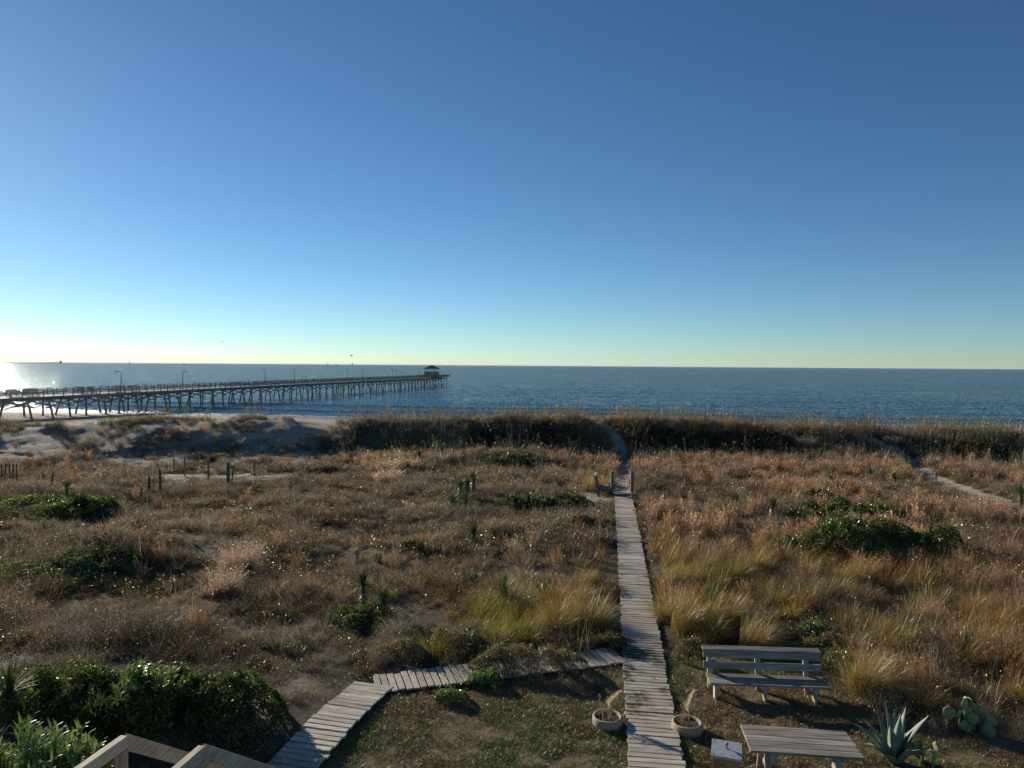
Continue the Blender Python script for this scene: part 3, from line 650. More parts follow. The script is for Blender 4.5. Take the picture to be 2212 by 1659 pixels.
for bi, s_ in enumerate(bents):
    end = s_ > PL-24
    cap = MB(); cap.beam(pp(s_, -.7 if not end else -3.2, DECK-.55), pp(s_, PW+.7, DECK-.55), .3, .34); pbuild(cap, 'cap_beam', M['pier'])
    lst = [(.15, -.05-.8*rp.random()**1.3), (PW-.15, .05+.8*rp.random()**1.3)]
    if rp.random() < .35 or end: lst.append((PW/2+rp.gauss(0, .4), rp.gauss(0, .15)))
    if end: lst += [(-2.9, rp.gauss(0, .06)), (PW+1, .1)]
    for (n0, bat) in lst:
        lean = rp.gauss(0, .55); zb = min(gz(s_, n0)-.5, SEA-1.0) if gz(s_, n0) < SEA+.3 else gz(s_, n0)-.5
        hh = (DECK-zb)/4.0
        q = MB(); q.tube([pp(s_, n0, DECK-.4), pp(s_+lean*.5*hh, n0+bat*.6*hh, (DECK+zb)/2), pp(s_+lean*hh, n0+bat*1.2*hh, zb)], [.15, .165, .18], 8)
        if s_ < 190 and np_ < 99: pbuild(q, 'pile', M['pile'], smooth=True); np_ += 1
        else: rest.v and None; rest.add(q.v, q.f)
pbuild(rest, 'far_piles', M['pile'], smooth=True)['kind'] = 'stuff'
for bi in range(len(bents)-1):
    a, b_ = bents[bi], bents[bi+1]
    for nn in (-.22, PW+.22) if bi < 22 else (-.22,):
        if nn > 0 and bi > 16: continue
        q = MB()
        if rp.random() < .93: q.beam(pp(a-.9, nn, DECK-.5), pp(b_+.9, nn-.05, DECK-1.75+rp.gauss(0, .1)), .06, .2)
        if rp.random() < .93: q.beam(pp(a-.9, nn-.1, DECK-1.75+rp.gauss(0, .1)), pp(b_+.9, nn-.12, DECK-.5), .06, .2)
        if q.v: pbuild(q, 'cross_brace', M['pier'])

# end platform and pavilion
pe = empty('pier_pavilion', pp(PL-8, PW/2, DECK), label='small hip roofed wooden pavilion at the seaward end of the pier', cat='pavilion')
def eb(mb, name, mat, parent=pe, **k):
    o = mb.build(name, mat, parent, **k)
    if parent is pe: o.matrix_parent_inverse = Matrix.Translation(-Vector(pp(PL-8, PW/2, DECK)))
    return o
A0, A1, N0, N1 = PL-13, PL+.6, -3.2, PW+1.6
q = MB(); i = A0
while i < A1-.3: q.box(pp(i+.2, (N0+N1)/2, DECK+.0), (N1-N0, .38, .07), rz=math.atan2(pn[1], pn[0])); i += .4
eb(q, 'platform', M['pier'])
UD = 2.35
def ring(mb, s0, s1, n0, n1, z, hts, post=1.6, bw=.14):
    segs = [((s0, n0), (s1, n0)), ((s1, n0), (s1, n1)), ((s1, n1), (s0, n1)), ((s0, n1), (s0, n0))]
    for (a, b_) in segs:
        Ln = math.hypot(b_[0]-a[0], b_[1]-a[1]); k = max(2, int(Ln/post))
        for j in range(k+1):
            f = j/k; mb.box(pp(a[0]+(b_[0]-a[0])*f, a[1]+(b_[1]-a[1])*f, z+.55), (.1, .1, 1.12), rz=math.atan2(pd[1], pd[0]))
        for h in hts: mb.beam(pp(a[0], a[1], z+h), pp(b_[0], b_[1], z+h), .04, bw)
q = MB(); ring(q, A0, A1, N0, N1, DECK, (.2, .42, .64, .86, 1.08)); eb(q, 'lower_railing', M['pier'])
B0, B1, M0, M1 = PL-10.2, PL-5.2, 0, PW+.2
q = MB(); q.box(pp((B0+B1)/2, (M0+M1)/2, UD-.08), (M1-M0, B1-B0, .16), rz=math.atan2(pn[1], pn[0])); eb(q, 'upper_deck', M['pier'])
q = MB()
for (a, b_) in [((B0, M0), (B1, M0)), ((B1, M0), (B1, M1)), ((B1, M1), (B0, M1)), ((B0, M1), (B0, M0))]:
    Ln = math.hypot(b_[0]-a[0], b_[1]-a[1]); k = int(Ln/.3)
    for j in range(k):
        f = (j+.5)/k; q.box(pp(a[0]+(b_[0]-a[0])*f, a[1]+(b_[1]-a[1])*f, DECK+1.15), (.27, .05, 2.2), rz=math.atan2(*( (pd if a[1] == b_[1] else pn)[::-1])))
eb(q, 'siding', M['pier'])
for s_ in (B0+.3, (B0+B1)/2, B1-.3):
    for n_ in (M0+.3, PW/2, M1-.3):
        if s_ == (B0+B1)/2 and n_ == PW/2: continue
        q = MB(); q.box(pp(s_, n_, (UD+4.85)/2), (.16, .16, 4.85-UD), rz=math.atan2(pd[1], pd[0])); eb(q, 'post', M['pier'])
q = MB(); ring(q, B0, B1, M0, M1, UD, (.5, 1.05)); eb(q, 'upper_railing', M['pier'])
q = MB(); e = .45; base = [pp(B0-e, M0-e, 4.85), pp(B1+e, M0-e, 4.85), pp(B1+e, M1+e, 4.85), pp(B0-e, M1+e, 4.85)]
mid = (B0+B1)/2; top = [pp(mid-.5, PW/2, 6.5), pp(mid+.5, PW/2, 6.5)]; low = [(x, y, z-.14) for x, y, z in base]
q.add(base+top+low, [(0,1,5,4), (1,2,5), (2,3,4,5), (3,0,4), (6,7,1,0), (7,8,2,1), (8,9,3,2), (9,6,0,3), (9,8,7,6)]); eb(q, 'roof', M['roofm'])
q = MB(); q.beam(pp(B1, M0+.5, 3.3), pp(B1+1, M0-5.6, 3.45), .06, .06); eb(q, 'boom', M['dark'])
# lamps on the pier
def lamp(s_, n_, arm, top=3.75, label=''):
    e_ = empty('lamp_post', pp(s_, n_, DECK), label=label, cat='lamp post', group='lamp posts along the pier')
    d3 = Vector((pd[0], pd[1], 0))*arm
    MB().tube([(0, 0, -.3), (0, 0, top)], [.09, .07], 8).build('pole', M['pile'], e_)
    MB().tube([(0, 0, top-.1), tuple(d3*.5+Vector((0, 0, top+.12))), tuple(d3*1.0+Vector((0, 0, top+.1)))], .04, 6).build('arm', M['dark'], e_)
    MB().box(tuple(d3*1.25+Vector((0, 0, top+.06))), (.28, .6, .14), rz=math.atan2(d3.y, d3.x)-math.pi/2).build('lamp_head', M['dark'], e_, bevel=.03)
ordn = ['first', 'second', 'third', 'fourth', 'fifth', 'sixth', 'seventh', 'eighth', 'ninth']
def s_at(u, n_):
    k_ = (u-512)/F; a = PA+pn*n_
    return (k_*a[1]-a[0])/(pd[0]-k_*pd[1])
for j, (u, n_, arm) in enumerate([(121, PW-.2, -1), (182.6, .2, 1), (265, PW-.2, -1), (294.4, PW-.2, 1), (347.4, PW-.2, -1), (362.5, .2, 1), (392.3, PW-.2, -1), (396.6, .2, 1), (419, PW-.2, -1)]):
    lamp(s_at(u, n_), n_, arm, label='%s lamp post along the pier counting from the beach, arm turned %s' % (ordn[j], 'seaward' if arm > 0 else 'landward'))
# benches on the pier deck
def pier_bench(s_, n_, Ln, face, label):
    e_ = empty('pier_bench', pp(s_, n_, DECK), math.atan2(pd[1], pd[0])+(0 if face > 0 else math.pi), label=label, cat='bench', group='benches on the pier deck')
    q = MB()
    for y in (-.12, .1, .32): q.box((0, y, .46), (Ln, .19, .05))
    q.build('seat', M['pier'], e_)
    q = MB()
    for z in (.62, .84, 1.06): q.box((0, -.3-(z-.6)*.15, z), (Ln, .05, .17))
    q.box((0, -.36, 1.19), (Ln+.1, .3, .05)); q.build('backrest', M['pier'], e_)
    for x in (-Ln/2+.2, 0, Ln/2-.2):
        q = MB(); q.box((x, -.25, .58), (.1, .1, 1.16)); q.box((x, .3, .23), (.1, .1, .46)); q.box((x, .04, .4), (.08, .6, .1)); q.build('leg', M['pier'], e_)
for j, (u, n_, Ln, fc, lb) in enumerate([(14, 3.2, 2.6, -1, 'bench nearest the left edge on the landward pier deck'), (31, 3.2, 2.6, -1, 'second bench from the left edge on the pier deck'),
        (82, 3.4, 1.7, -1, 'left of the two short benches midway to the first pier lamp'), (92, 3.4, 1.7, -1, 'right of the two short benches midway to the first pier lamp'),
        (115, 3.4, 2.4, 1, 'pier bench standing just in front of the first lamp post'), (131, 3.0, 2.6, 1, 'pier bench just past the first lamp post')]):
    pier_bench(s_at(u, n_), n_, Ln, fc, lb)
for u, lb in ((304, 'left of two open goalpost frames standing on the pier'), (345-36, None)):
    pass
for u0, u1, lb in ((302.0, 306.0, 'open timber frame rising over the middle of the pier, the one nearer the beach'), (318.8, 323.0, 'open timber frame rising over the middle of the pier, the one farther out')):
    a, b_ = s_at(u0, PW-.3), s_at(u1, PW-.3); q = MB(); c0 = (a+b_)/2
    e_ = empty('timber_frame', pp(c0, PW-.3, DECK), label=lb, cat='frame', group='open frames on the pier')
    x = (b_-a)/2; v = lambda f, z: (pd[0]*f, pd[1]*f, z)
    MB().beam(v(-x, 1.95), v(x, 1.95), .1, .1).build('crossbar', M['pier'], e_)
    for f in (-x, x): MB().box(v(f, 1.0), (.1, .1, 2.0)).build('upright', M['pier'], e_)

# ------------------------------------------------------------------ boats and birds
def at_u(u, D, z): 
    return ((u-512)/F*D, D, z)
def ship():
    D = 8400.; x, y, z = at_u((450+605)/2/2.458/4, D, SEA)
    e_ = empty('cargo_ship', (x, y, z), label='long cargo ship with deck cranes on the far left horizon', cat='ship')
    Lh = 95.
    prof = [(-Lh, 10.5), (-Lh+4, 0), (Lh-2, 0), (Lh, 9), (Lh-24, 9), (-Lh+14, 8.5), (-Lh+6, 10.5)]
    q = MB(); n = len(prof); V = [(a, -14, b_) for a, b_ in prof]+[(a, 14, b_) for a, b_ in prof]
    q.add(V, [tuple(range(n)), tuple(range(2*n-1, n-1, -1))]+[(i, (i+1) % n+0, (i+1) % n+n, i+n)[::-1] for i in range(n)]); q.build('hull', M['hull'], e_)
    q = MB(); q.box((Lh-12, 0, 16), (16, 24, 15)); q.box((Lh-12, 0, 26), (12, 20, 6)); q.box((Lh-9, 0, 31), (5, 5, 6)); q.build('bridge_house', M['shipw'], e_)
    for x0 in (-30, 27):
        q = MB(); q.box((x0, 0, 18), (3.2, 3.2, 20)); q.beam((x0, 0, 26), (x0-26, 0, 19), 1.4, 1.4); q.build('deck_crane', M['hull'], e_)
    q = MB(); q.box((-Lh+14, 0, 16), (1.2, 1.2, 16)); q.build('foremast', M['hull'], e_)
ship()
def boat(u, D, Lh, kind, label):
    e_ = empty('sailing_boat' if kind == 's' else 'fishing_boat', at_u(u, D, SEA), random.uniform(-.4, .4), label=label, cat='boat')
    k = Lh/10
    q = MB(); q.add([(-5*k, 0, 1.6*k), (-4*k, -1.3*k, 0), (4*k, -1.5*k, 0), (4.6*k, -1.5*k, 1.1*k), (4.6*k, 1.5*k, 1.1*k), (4*k, 1.5*k, 0), (-4*k, 1.3*k, 0), (-3*k, -1.6*k, 1.4*k), (-3*k, 1.6*k, 1.4*k)],
        [(0, 7, 1), (7, 3, 2, 1), (3, 4, 5, 2), (8, 6, 5, 4), (0, 1, 6), (0, 6, 8), (0, 8, 7), (7, 8, 4, 3), (1, 2, 5, 6)]); q.build('hull', M['shipw'] if kind == 'w' else M['hull'], e_)
    if kind == 's':
        MB().tube([(0, 0, 1*k), (0, 0, 13*k)], .12*k, 6).build('mast', M['hull'], e_)
        MB().add([(.2*k, 0, 2*k), (4*k, .1*k, 2.2*k), (.2*k, 0, 12.6*k), (.2*k, .12*k, 2*k), (4*k, .22*k, 2.2*k), (.2*k, .12*k, 12.6*k)], [(0, 1, 2), (5, 4, 3), (0, 3, 4, 1), (1, 4, 5, 2), (2, 5, 3, 0)]).build('sail', M['white'], e_)
    else:
        q = MB(); q.box((-1.2*k, 0, 2.4*k), (2.4*k, 2*k, 2.2*k)); q.box((-1.2*k, 0, 3.7*k), (2.8*k, 2.3*k, .2*k)); q.build('cabin', M['shipw'], e_)
        q = MB(); q.tube([(.6*k, 0, 1*k), (.6*k, 0, 7*k)], .12*k, 6); q.beam((.6*k, 0, 3*k), (3.5*k, 0, 6*k), .12*k, .12*k); q.beam((.6*k, 0, 3*k), (.6*k, 3.6*k, 5.5*k), .12*k, .12*k); q.beam((.6*k, 0, 3*k), (.6*k, -3.6*k, 5.5*k), .12*k, .12*k); q.build('outriggers', M['hull'], e_)
boat(129.2, 6200, 26, 's', 'tiny sailing boat just right of the cargo ship on the horizon')
boat(161, 3000, 11, 'w', 'small white fishing boat on the sea above the left pier lamps')
boat(183.8, 5200, 24, 'f', 'faint fishing boat on the horizon over the second pier lamp')
boat(327.3, 6500, 24, 's', 'tiny sailing boat on the horizon left of the twin masted trawler')
boat(336.7, 4200, 24, 'f', 'dark twin masted trawler on the horizon over the pier')
boat(352, 6500, 26, 's', 'tiny sailing boat on the horizon right of the twin masted trawler')
boat(615, 5200, 18, 'f', 'lone speck of a fishing boat on the horizon right of centre')
def gull(loc, rz, wing, span, mat, label, k=1.0, group=None, name='gull'):
    b_ = MB(); b_.tube([(-.22*k, 0, 0), (-.12*k, 0, .02*k), (.02*k, 0, .03*k), (.14*k, 0, .04*k), (.2*k, 0, .07*k), (.26*k, 0, .065*k), (.31*k, 0, .055*k)], [.008*k, .04*k, .07*k, .055*k, .04*k, .03*k, .004*k], 8)
    o = b_.build(name, mat, None, smooth=True, loc=loc, rz=rz)
    for s_ in (-1, 1):
        if wing:
            v = [(.1*k, 0, .06*k), (-.08*k, 0, .06*k), (.12*k, s_*span*.45, .06*k+wing*k), (-.06*k, s_*span*.45, .06*k+wing*k), (-.06*k, s_*span, .03*k+wing*.6*k), (-.1*k, s_*span, .03*k+wing*.6*k)]
        else: v = [(.08*k, s_*.06*k, .08*k), (.02*k, s_*.075*k, -.02*k), (-.12*k, s_*.06*k, .06*k), (-.12*k, s_*.05*k, -.02*k), (-.28*k, s_*.02*k, .03*k), (-.27*k, s_*.02*k, .01*k)]
        v2 = [(a, b1, c-.012*k) for a, b1, c in v]
        MB().add(v+v2, [(0, 1, 3, 2), (2, 3, 5, 4), (6, 8, 9, 7), (8, 10, 11, 9), (0, 2, 8, 6), (2, 4, 10, 8), (4, 5, 11, 10), (5, 3, 9, 11), (3, 1, 7, 9), (1, 0, 6, 7)]).build('wing', mat, o)
    tag(o, label, 'bird', group); return o
p = hit(3936/4/K, 1634/4/K, z=SEA); gull((p[0], p[1], SEA+.1), 2.6, 0, 0, M['white'], 'white gull floating on the sea, the upper right one of the pair', 1.6)
p = hit(3858/4/K, 1656/4/K, z=SEA); gull((p[0], p[1], SEA+.08), .4, 0, 0, M['white'], 'white gull floating on the sea, the lower left one of the pair', 1.1)
for j, (u, f) in enumerate([(.15, 1), (.35, 0), (.5, 0), (.68, 0), (.9, 1)]):
    a = np.array(pp(B1, M0+.5, 3.36)); b_ = np.array(pp(B1+1, M0-5.6, 3.52)); c = a+(b_-a)*u
    gull(tuple(c+np.array([0, 0, .1])), random.uniform(-1, 1)+1.5, 0, 0, M['white'] if not f else M['dark'], ['dark bird nearest the pavilion on its boom', 'white gull second from the pavilion on its boom', 'white gull in the middle of the pavilion boom', 'white gull second from the outer end of the pavilion boom', 'dark bird at the outer end of the pavilion boom'][j], 1.3, group='birds perched on the pavilion boom')
for (a, b_, D, k, lb) in [(888, 1367, 130, 1, 'dark bird gliding above the sea over the second pier lamp'), (1405, 1424, 120, 1.3, 'bird with spread wings gliding low over the middle of the pier'),
        (320, 1395, 200, 1.4, 'faint bird flying above the cargo ship'), (2760, 1330, 160, 1.2, 'bird flying over the open sea right of the sand path'), (2830, 1264, 260, 1.2, 'small dark bird highest above the right half of the sea'), (3380, 1382, 200, 1.2, 'small bird flying low above the horizon on the right')]:
    d = ray(a/4/K, b_/4/K); c = np.array([0, 0, CH])+d*D
    gull(tuple(c), random.uniform(0, 6), .16, .55*k*.7, M['feather'], lb, k*.7)

# ------------------------------------------------------------------ plants as things
def shrub(a, b, rx, ry, h, mat, leaf, n, label, cat='shrub', name='shrub', tall=False, seed=0, xy=None, parts=True):
    p = hit(a, b) if xy is None else np.array([xy[0], xy[1], float(T(*xy))])
    rg = np.random.default_rng(seed+int(a*7+b)); e_ = empty(name, tuple(p), label=label, cat=cat)
    th = rg.uniform(0, 2*np.pi, n); q = np.sqrt(rg.uniform(0, 1, n))
    x = q*np.cos(th)*rx; y = q*np.sin(th)*ry
    wx_, wy_ = x+p[0], y+p[1]
    lump = .35+1.05*fbm(wx_*1.3+seed, wy_*1.3, 3, 5)+.65*(fbm(wx_*3.5, wy_*3.5, 2, 6)-.5)
    edge = np.clip(1-q**2.6, 0, 1)**.6
    topz = h*np.maximum(lump, .1)*edge+.03
    zz = topz*(1-np.abs(rg.normal(size=n))*.22); zz = np.maximum(zz, 0)
    gz_ = T(wx_, wy_)-p[2]
    c = np.stack([x, y, zz+gz_], 1); zz2 = rg.uniform(0, 1, n) < .05; c[zz2, 2] += rg.uniform(.02, .16, int(zz2.sum())); keep = fbm(wx_*4, wy_*4+zz*3, 2, 9) > .36; c = c[keep]
    V, Q, rv, hh = quads(c, np.full(len(c), leaf), 1.7, up=.4, rr=rg)
    # brightness of a leaf is its own: age and species, in clumps
    cl_ = np.repeat(np.clip(fbm(wx_[keep]*2.5, wy_[keep]*2.5, 2, 19)*1.1-.1, 0, 1), 4); rv = np.clip(rv*.6+cl_*.4, 0, 1)
    link(npmesh('foliage', V, Q, mat, {'rnd': rv, 'h': hh}), 'foliage', e_)
    tw = MB()
    for j in range(max(8, int(rx*ry*10))):
        t_ = rg.uniform(0, 6.28); r_ = math.sqrt(rg.uniform(0, .8)); ax, ay = r_*rx*math.cos(t_), r_*ry*math.sin(t_)
        z0 = float(T(p[0]+ax, p[1]+ay))-p[2]; hz = h*(1-r_**2)*.9+.1
        tw.tube([(ax*.9, ay*.9, z0-.05), (ax+rg.normal()*.06, ay+rg.normal()*.06, z0+hz*.5), (ax*1.05+rg.normal()*.15, ay*1.05+rg.normal()*.15, z0+hz*.85)], [.014, .01, .004], 4)
    tw.build('branches', M['bark'], e_)
    return e_
SH = [ # a,b,rx,ry,h,mat,leaf,n,label
 (432,1545,1.55,.9,.82,'shrub',.034,30000,'big dark green shrub beside the side boardwalk, with sunlit top'),
 (310,1548,1.4,.9,.78,'shrub',.034,22000,'dark green shrub behind the round yucca at bottom left'),
 (150,1540,1.6,.9,.85,'shrub',.034,20000,'low dark shrub under the prickly pears at bottom left'),
 (20,1580,1.3,.8,.8,'shrub',.035,12000,'dark shrub around the tall shaggy yucca at the left edge'),
 (60,1105,4.2,2.5,.38,'mat_leaf',.06,16000,'spreading light green creeper mat at the left edge'),
 (165,1112,1.6,1.0,.6,'shrub',.055,9000,'dark rounded shrub at the right end of the creeper mat'),
 (205,1106,1.3,.9,.65,'shrub',.055,7000,'dark shrub next to the dead yucca stump, left field'),
 (110,1240,2.6,1.4,.36,'mat_leaf',.045,15000,'green mat with sunlit crest below the left prickly pears'),
 (210,1222,1.5,1.0,.35,'shrub',.045,8000,'dark shrub on the mound under the left prickly pears'),
 (1105,1005,2.6,1.2,.75,'shrub',.07,9000,'dark green shrub on the mound behind the middle of the field'),
 (1150,1100,1.3,.9,.75,'shrub',.06,6000,'dark shrub among the yuccas left of the small bench'),
 (1225,1092,1.4,.7,.55,'shrub',.06,5000,'low dark shrub close to the small bench'),
 (1185,1150,1.5,.7,.4,'mat_leaf',.05,5000,'yellow green creeper left of the boardwalk, mid field'),
 (1245,1140,.9,.5,.5,'shrub',.05,4000,'dark green shrub touching the boardwalk side, mid field'),
 (1850,1200,2.9,1.5,1.15,'shrub',.05,30000,'largest dark green shrub in the right field'),
 (1975,1205,2.1,1.2,1.0,'shrub',.05,18000,'dark shrub at the right end of the large thicket'),
 (1790,1120,2.1,1.2,.75,'shrub',.055,13000,'green shrub at the upper left of the right thicket'),
 (1885,1130,2.0,1.2,.85,'shrub',.055,13000,'sunlit green shrub in the middle of the right thicket'),
 (1760,1085,1.2,.7,.75,'mat_leaf',.055,6000,'light green shrub farthest up in the right thicket'),
 (1710,1105,1.2,.7,.4,'mat_leaf',.055,4500,'low green shrub at the left tip of the right thicket'),
 (780,1340,.9,.6,.45,'shrub',.035,3500,'dark shrub under the shaggy yuccas in the middle left field'),
 (760,1350,.5,.4,.45,'mat_leaf',.04,2500,'bright green sprig at the left of the middle yuccas'),
 (905,1185,.7,.4,.35,'shrub',.05,2500,'low green shrub among the middle prickly pears'),
 (975,1514,.36,.22,.16,'oleander',.028,1500,'low bright green plant on the lawn edge'),
 (1045,1480,.42,.24,.26,'oleander',.028,2500,'bright green bush beside the side boardwalk'),
 (1145,1452,1.35,.45,.55,'flower',.02,18000,'long brown and green flower bush in front of the side boardwalk'),
 (1490,1425,.38,.35,.5,'flower',.02,6000,'golden brown flower bush left of the big bench'),
 (1660,1390,.5,.32,.55,'flower',.022,5000,'dim brown bush behind the middle of the big bench'),
 (1790,1405,.7,.3,.32,'flower',.022,6000,'low golden bush behind the right end of the big bench'),
 (1815,1450,.4,.4,.45,'mat_leaf',.022,5000,'yellow green bush at the right end of the big bench'),
 (1755,1372,.4,.3,.35,'oleander',.03,2500,'small fresh green plant in the dark gap behind the big bench'),
 (990,1405,.7,.4,.5,'flower',.022,7000,'rusty flower bush beyond the side boardwalk bend'),
 (1310,1400,.5,.3,.5,'flower',.024,4500,'straggly golden flower bush at the junction of the boardwalks'),
 (870,1425,.6,.35,.35,'flower',.022,5000,'small brown bush beyond the bend of the side boardwalk'),
 (1450,965,.7,.5,.8,'mat_leaf',.07,3000,'rounded grey green bush under the right dune crest'),
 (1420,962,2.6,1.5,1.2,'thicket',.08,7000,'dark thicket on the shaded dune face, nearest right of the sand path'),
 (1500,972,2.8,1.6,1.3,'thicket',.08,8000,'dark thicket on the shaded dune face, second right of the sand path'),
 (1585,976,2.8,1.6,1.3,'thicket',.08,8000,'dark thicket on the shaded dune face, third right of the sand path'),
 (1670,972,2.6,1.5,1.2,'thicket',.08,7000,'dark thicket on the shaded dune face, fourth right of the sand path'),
 (2110,985,3.2,1.6,1.2,'thicket',.08,8000,'added dark thicket deepening the shade of the dune face above the right sand path'),  # this and the next two thickets are added to deepen the dune's shade
 (1190,950,3.0,1.5,1.1,'thicket',.08,8000,'added dark thicket deepening the shade of the dune face just left of the sand path'),
 (1060,965,3.0,1.5,1.0,'thicket',.08,8000,'added dark thicket deepening the shade at the foot of the dune left of the sand path'),
 (20,1655,.9,.7,1.1,'oleander',.05,100,'x'),
]
for j, r_ in enumerate(SH[:-1]):
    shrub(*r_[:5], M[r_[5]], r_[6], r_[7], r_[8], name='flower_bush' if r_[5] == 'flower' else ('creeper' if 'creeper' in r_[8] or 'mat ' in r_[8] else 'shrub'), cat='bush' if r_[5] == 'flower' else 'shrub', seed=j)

def leafy(a, b, h, rad, n, label, z=0.0):       # upright leafy stems with whorls of narrow leaves
    p = hit(a, b, z+h*.6); p[2] = float(T(p[0], p[1])); e_ = empty('leafy_bush', tuple(p), label=label, cat='bush')
    rg = np.random.default_rng(int(a)); tops = []; q = MB(); base, az, Ln = [], [], []
    L0 = []
    for j in range(n):
        t_ = rg.uniform(0, 6.28); r_ = rad*math.sqrt(rg.uniform(0, 1)); x, y = r_*math.cos(t_), r_*math.sin(t_); hh = (h+z)*(1-.35*(r_/rad)**2)*rg.uniform(.8, 1.1)
        q.tube([(x*.5, y*.5, 0), (x*.8, y*.8, hh*.6), (x*1.1, y*1.1, hh)], [.012, .009, .004], 5)
        for k in range(26):
            f = 1-k/26*.45; base.append((x*(.8+.3*(f-.6)/.4), y*(.8+.3*(f-.6)/.4), hh*f)); az.append(k*2.4+rg.normal()*.2); L0.append(.19*rg.uniform(.7, 1.2))
    q.build('stems', M['bark'], e_)
    n_ = len(base); V, Q, rv, hh_, _ = ribbons(np.array(base), np.array(az), np.array(L0), np.full(n_, .5), U(.8, 1.5, n_), np.full(n_, .034), 3, side_az=np.array(az)+math.pi/2)
    link(npmesh('leaves', V, Q, M['oleander'], {'rnd': rv, 'h': hh_}), 'leaves', e_)
leafy(20, 1650, 1.0, .8, 60, 'leafy light green bush in the bottom left corner', .5)
leafy(110, 1652, .9, .7, 46, 'light green bush between the corner and the stair rail', .4)
leafy(185, 1655, .8, .35, 16, 'sparse light green bush right behind the stair rail', .4)
leafy(325, 1500, .8, .35, 14, 'slender upright leafy shoots rising from the big shrub', .3)
leafy(285, 1505, .75, .3, 10, 'short upright leafy shoots left of the big shrub', .3)

def yucca(a, b, trunk, rad, label, dead=False, n=150, live=True, top=None, wd=.022):
    """a, b: where the foot stands"""
    p = hit(a, b); e_ = empty('yucca', tuple(p), label=label, cat='yucca'); rg = random.Random(int(a*3+b))
    lean = (rg.gauss(0, .05), rg.gauss(0, .05)); tp = (lean[0]*trunk, lean[1]*trunk, trunk)
    if trunk > .15: MB().tube([(0, 0, -.1), (tp[0]*.5, tp[1]*.5, trunk*.5), tp], [.07, .06, .05], 7).build('trunk', M['bark'], e_)
    if live:
        az = U(0, 2*np.pi, n); a0 = U(0.05, 2.0 if not dead else 1.2, n); b_ = np.tile(np.array(tp), (n, 1))+rng.normal(size=(n, 3))*.02
        V, Q, rv, hh, _ = ribbons(b_, az, U(.75, 1.1, n)*rad*1.25, a0, a0+U(0, .25, n), np.full(n, wd), 3, side_az=az+math.pi/2)
        link(npmesh('leaf_rosette', V, Q, M['yucca'], {'rnd': rv, 'h': hh}), 'leaf_rosette', e_)
    if trunk > .3:
        k = int(160*trunk); zz = U(.12, 1, k)*trunk; az = U(0, 2*np.pi, k); b_ = np.stack([tp[0]*zz/trunk, tp[1]*zz/trunk, zz], 1)
        V, Q, rv, hh, _ = ribbons(b_, az, U(.6, 1, k)*min(rad, .45), U(1.9, 2.4, k), U(2.7, 3.0, k), np.full(k, wd*.9), 3, side_az=az+math.pi/2)
        link(npmesh('dead_leaf_skirt', V, Q, M['skirt'], {'rnd': rv, 'h': hh}), 'dead_leaf_skirt', e_)
    return e_
def src(x, y): return x/4/K*1.0, y/4/K*1.0
def z1(x, y): return (x/1.843)/4/K, (1600+y/1.843)/4/K
def z2(x, y): return (1200+x/1.843)/4/K, (1600+y/1.843)/4/K
def z3(x, y): return (2400+x/2.458)/4/K, (1600+y/2.458)/4/K
def z4(x, y): return (3200+x/2.371)/4/K, (1600+y/2.371)/4/K
def z6(x, y): return (1200+x/1.7015)/4/K, (2150+y/1.7015)/4/K
def z7(x, y): return (2500+x/2.765)/4/K, (2150+y/2.765)/4/K
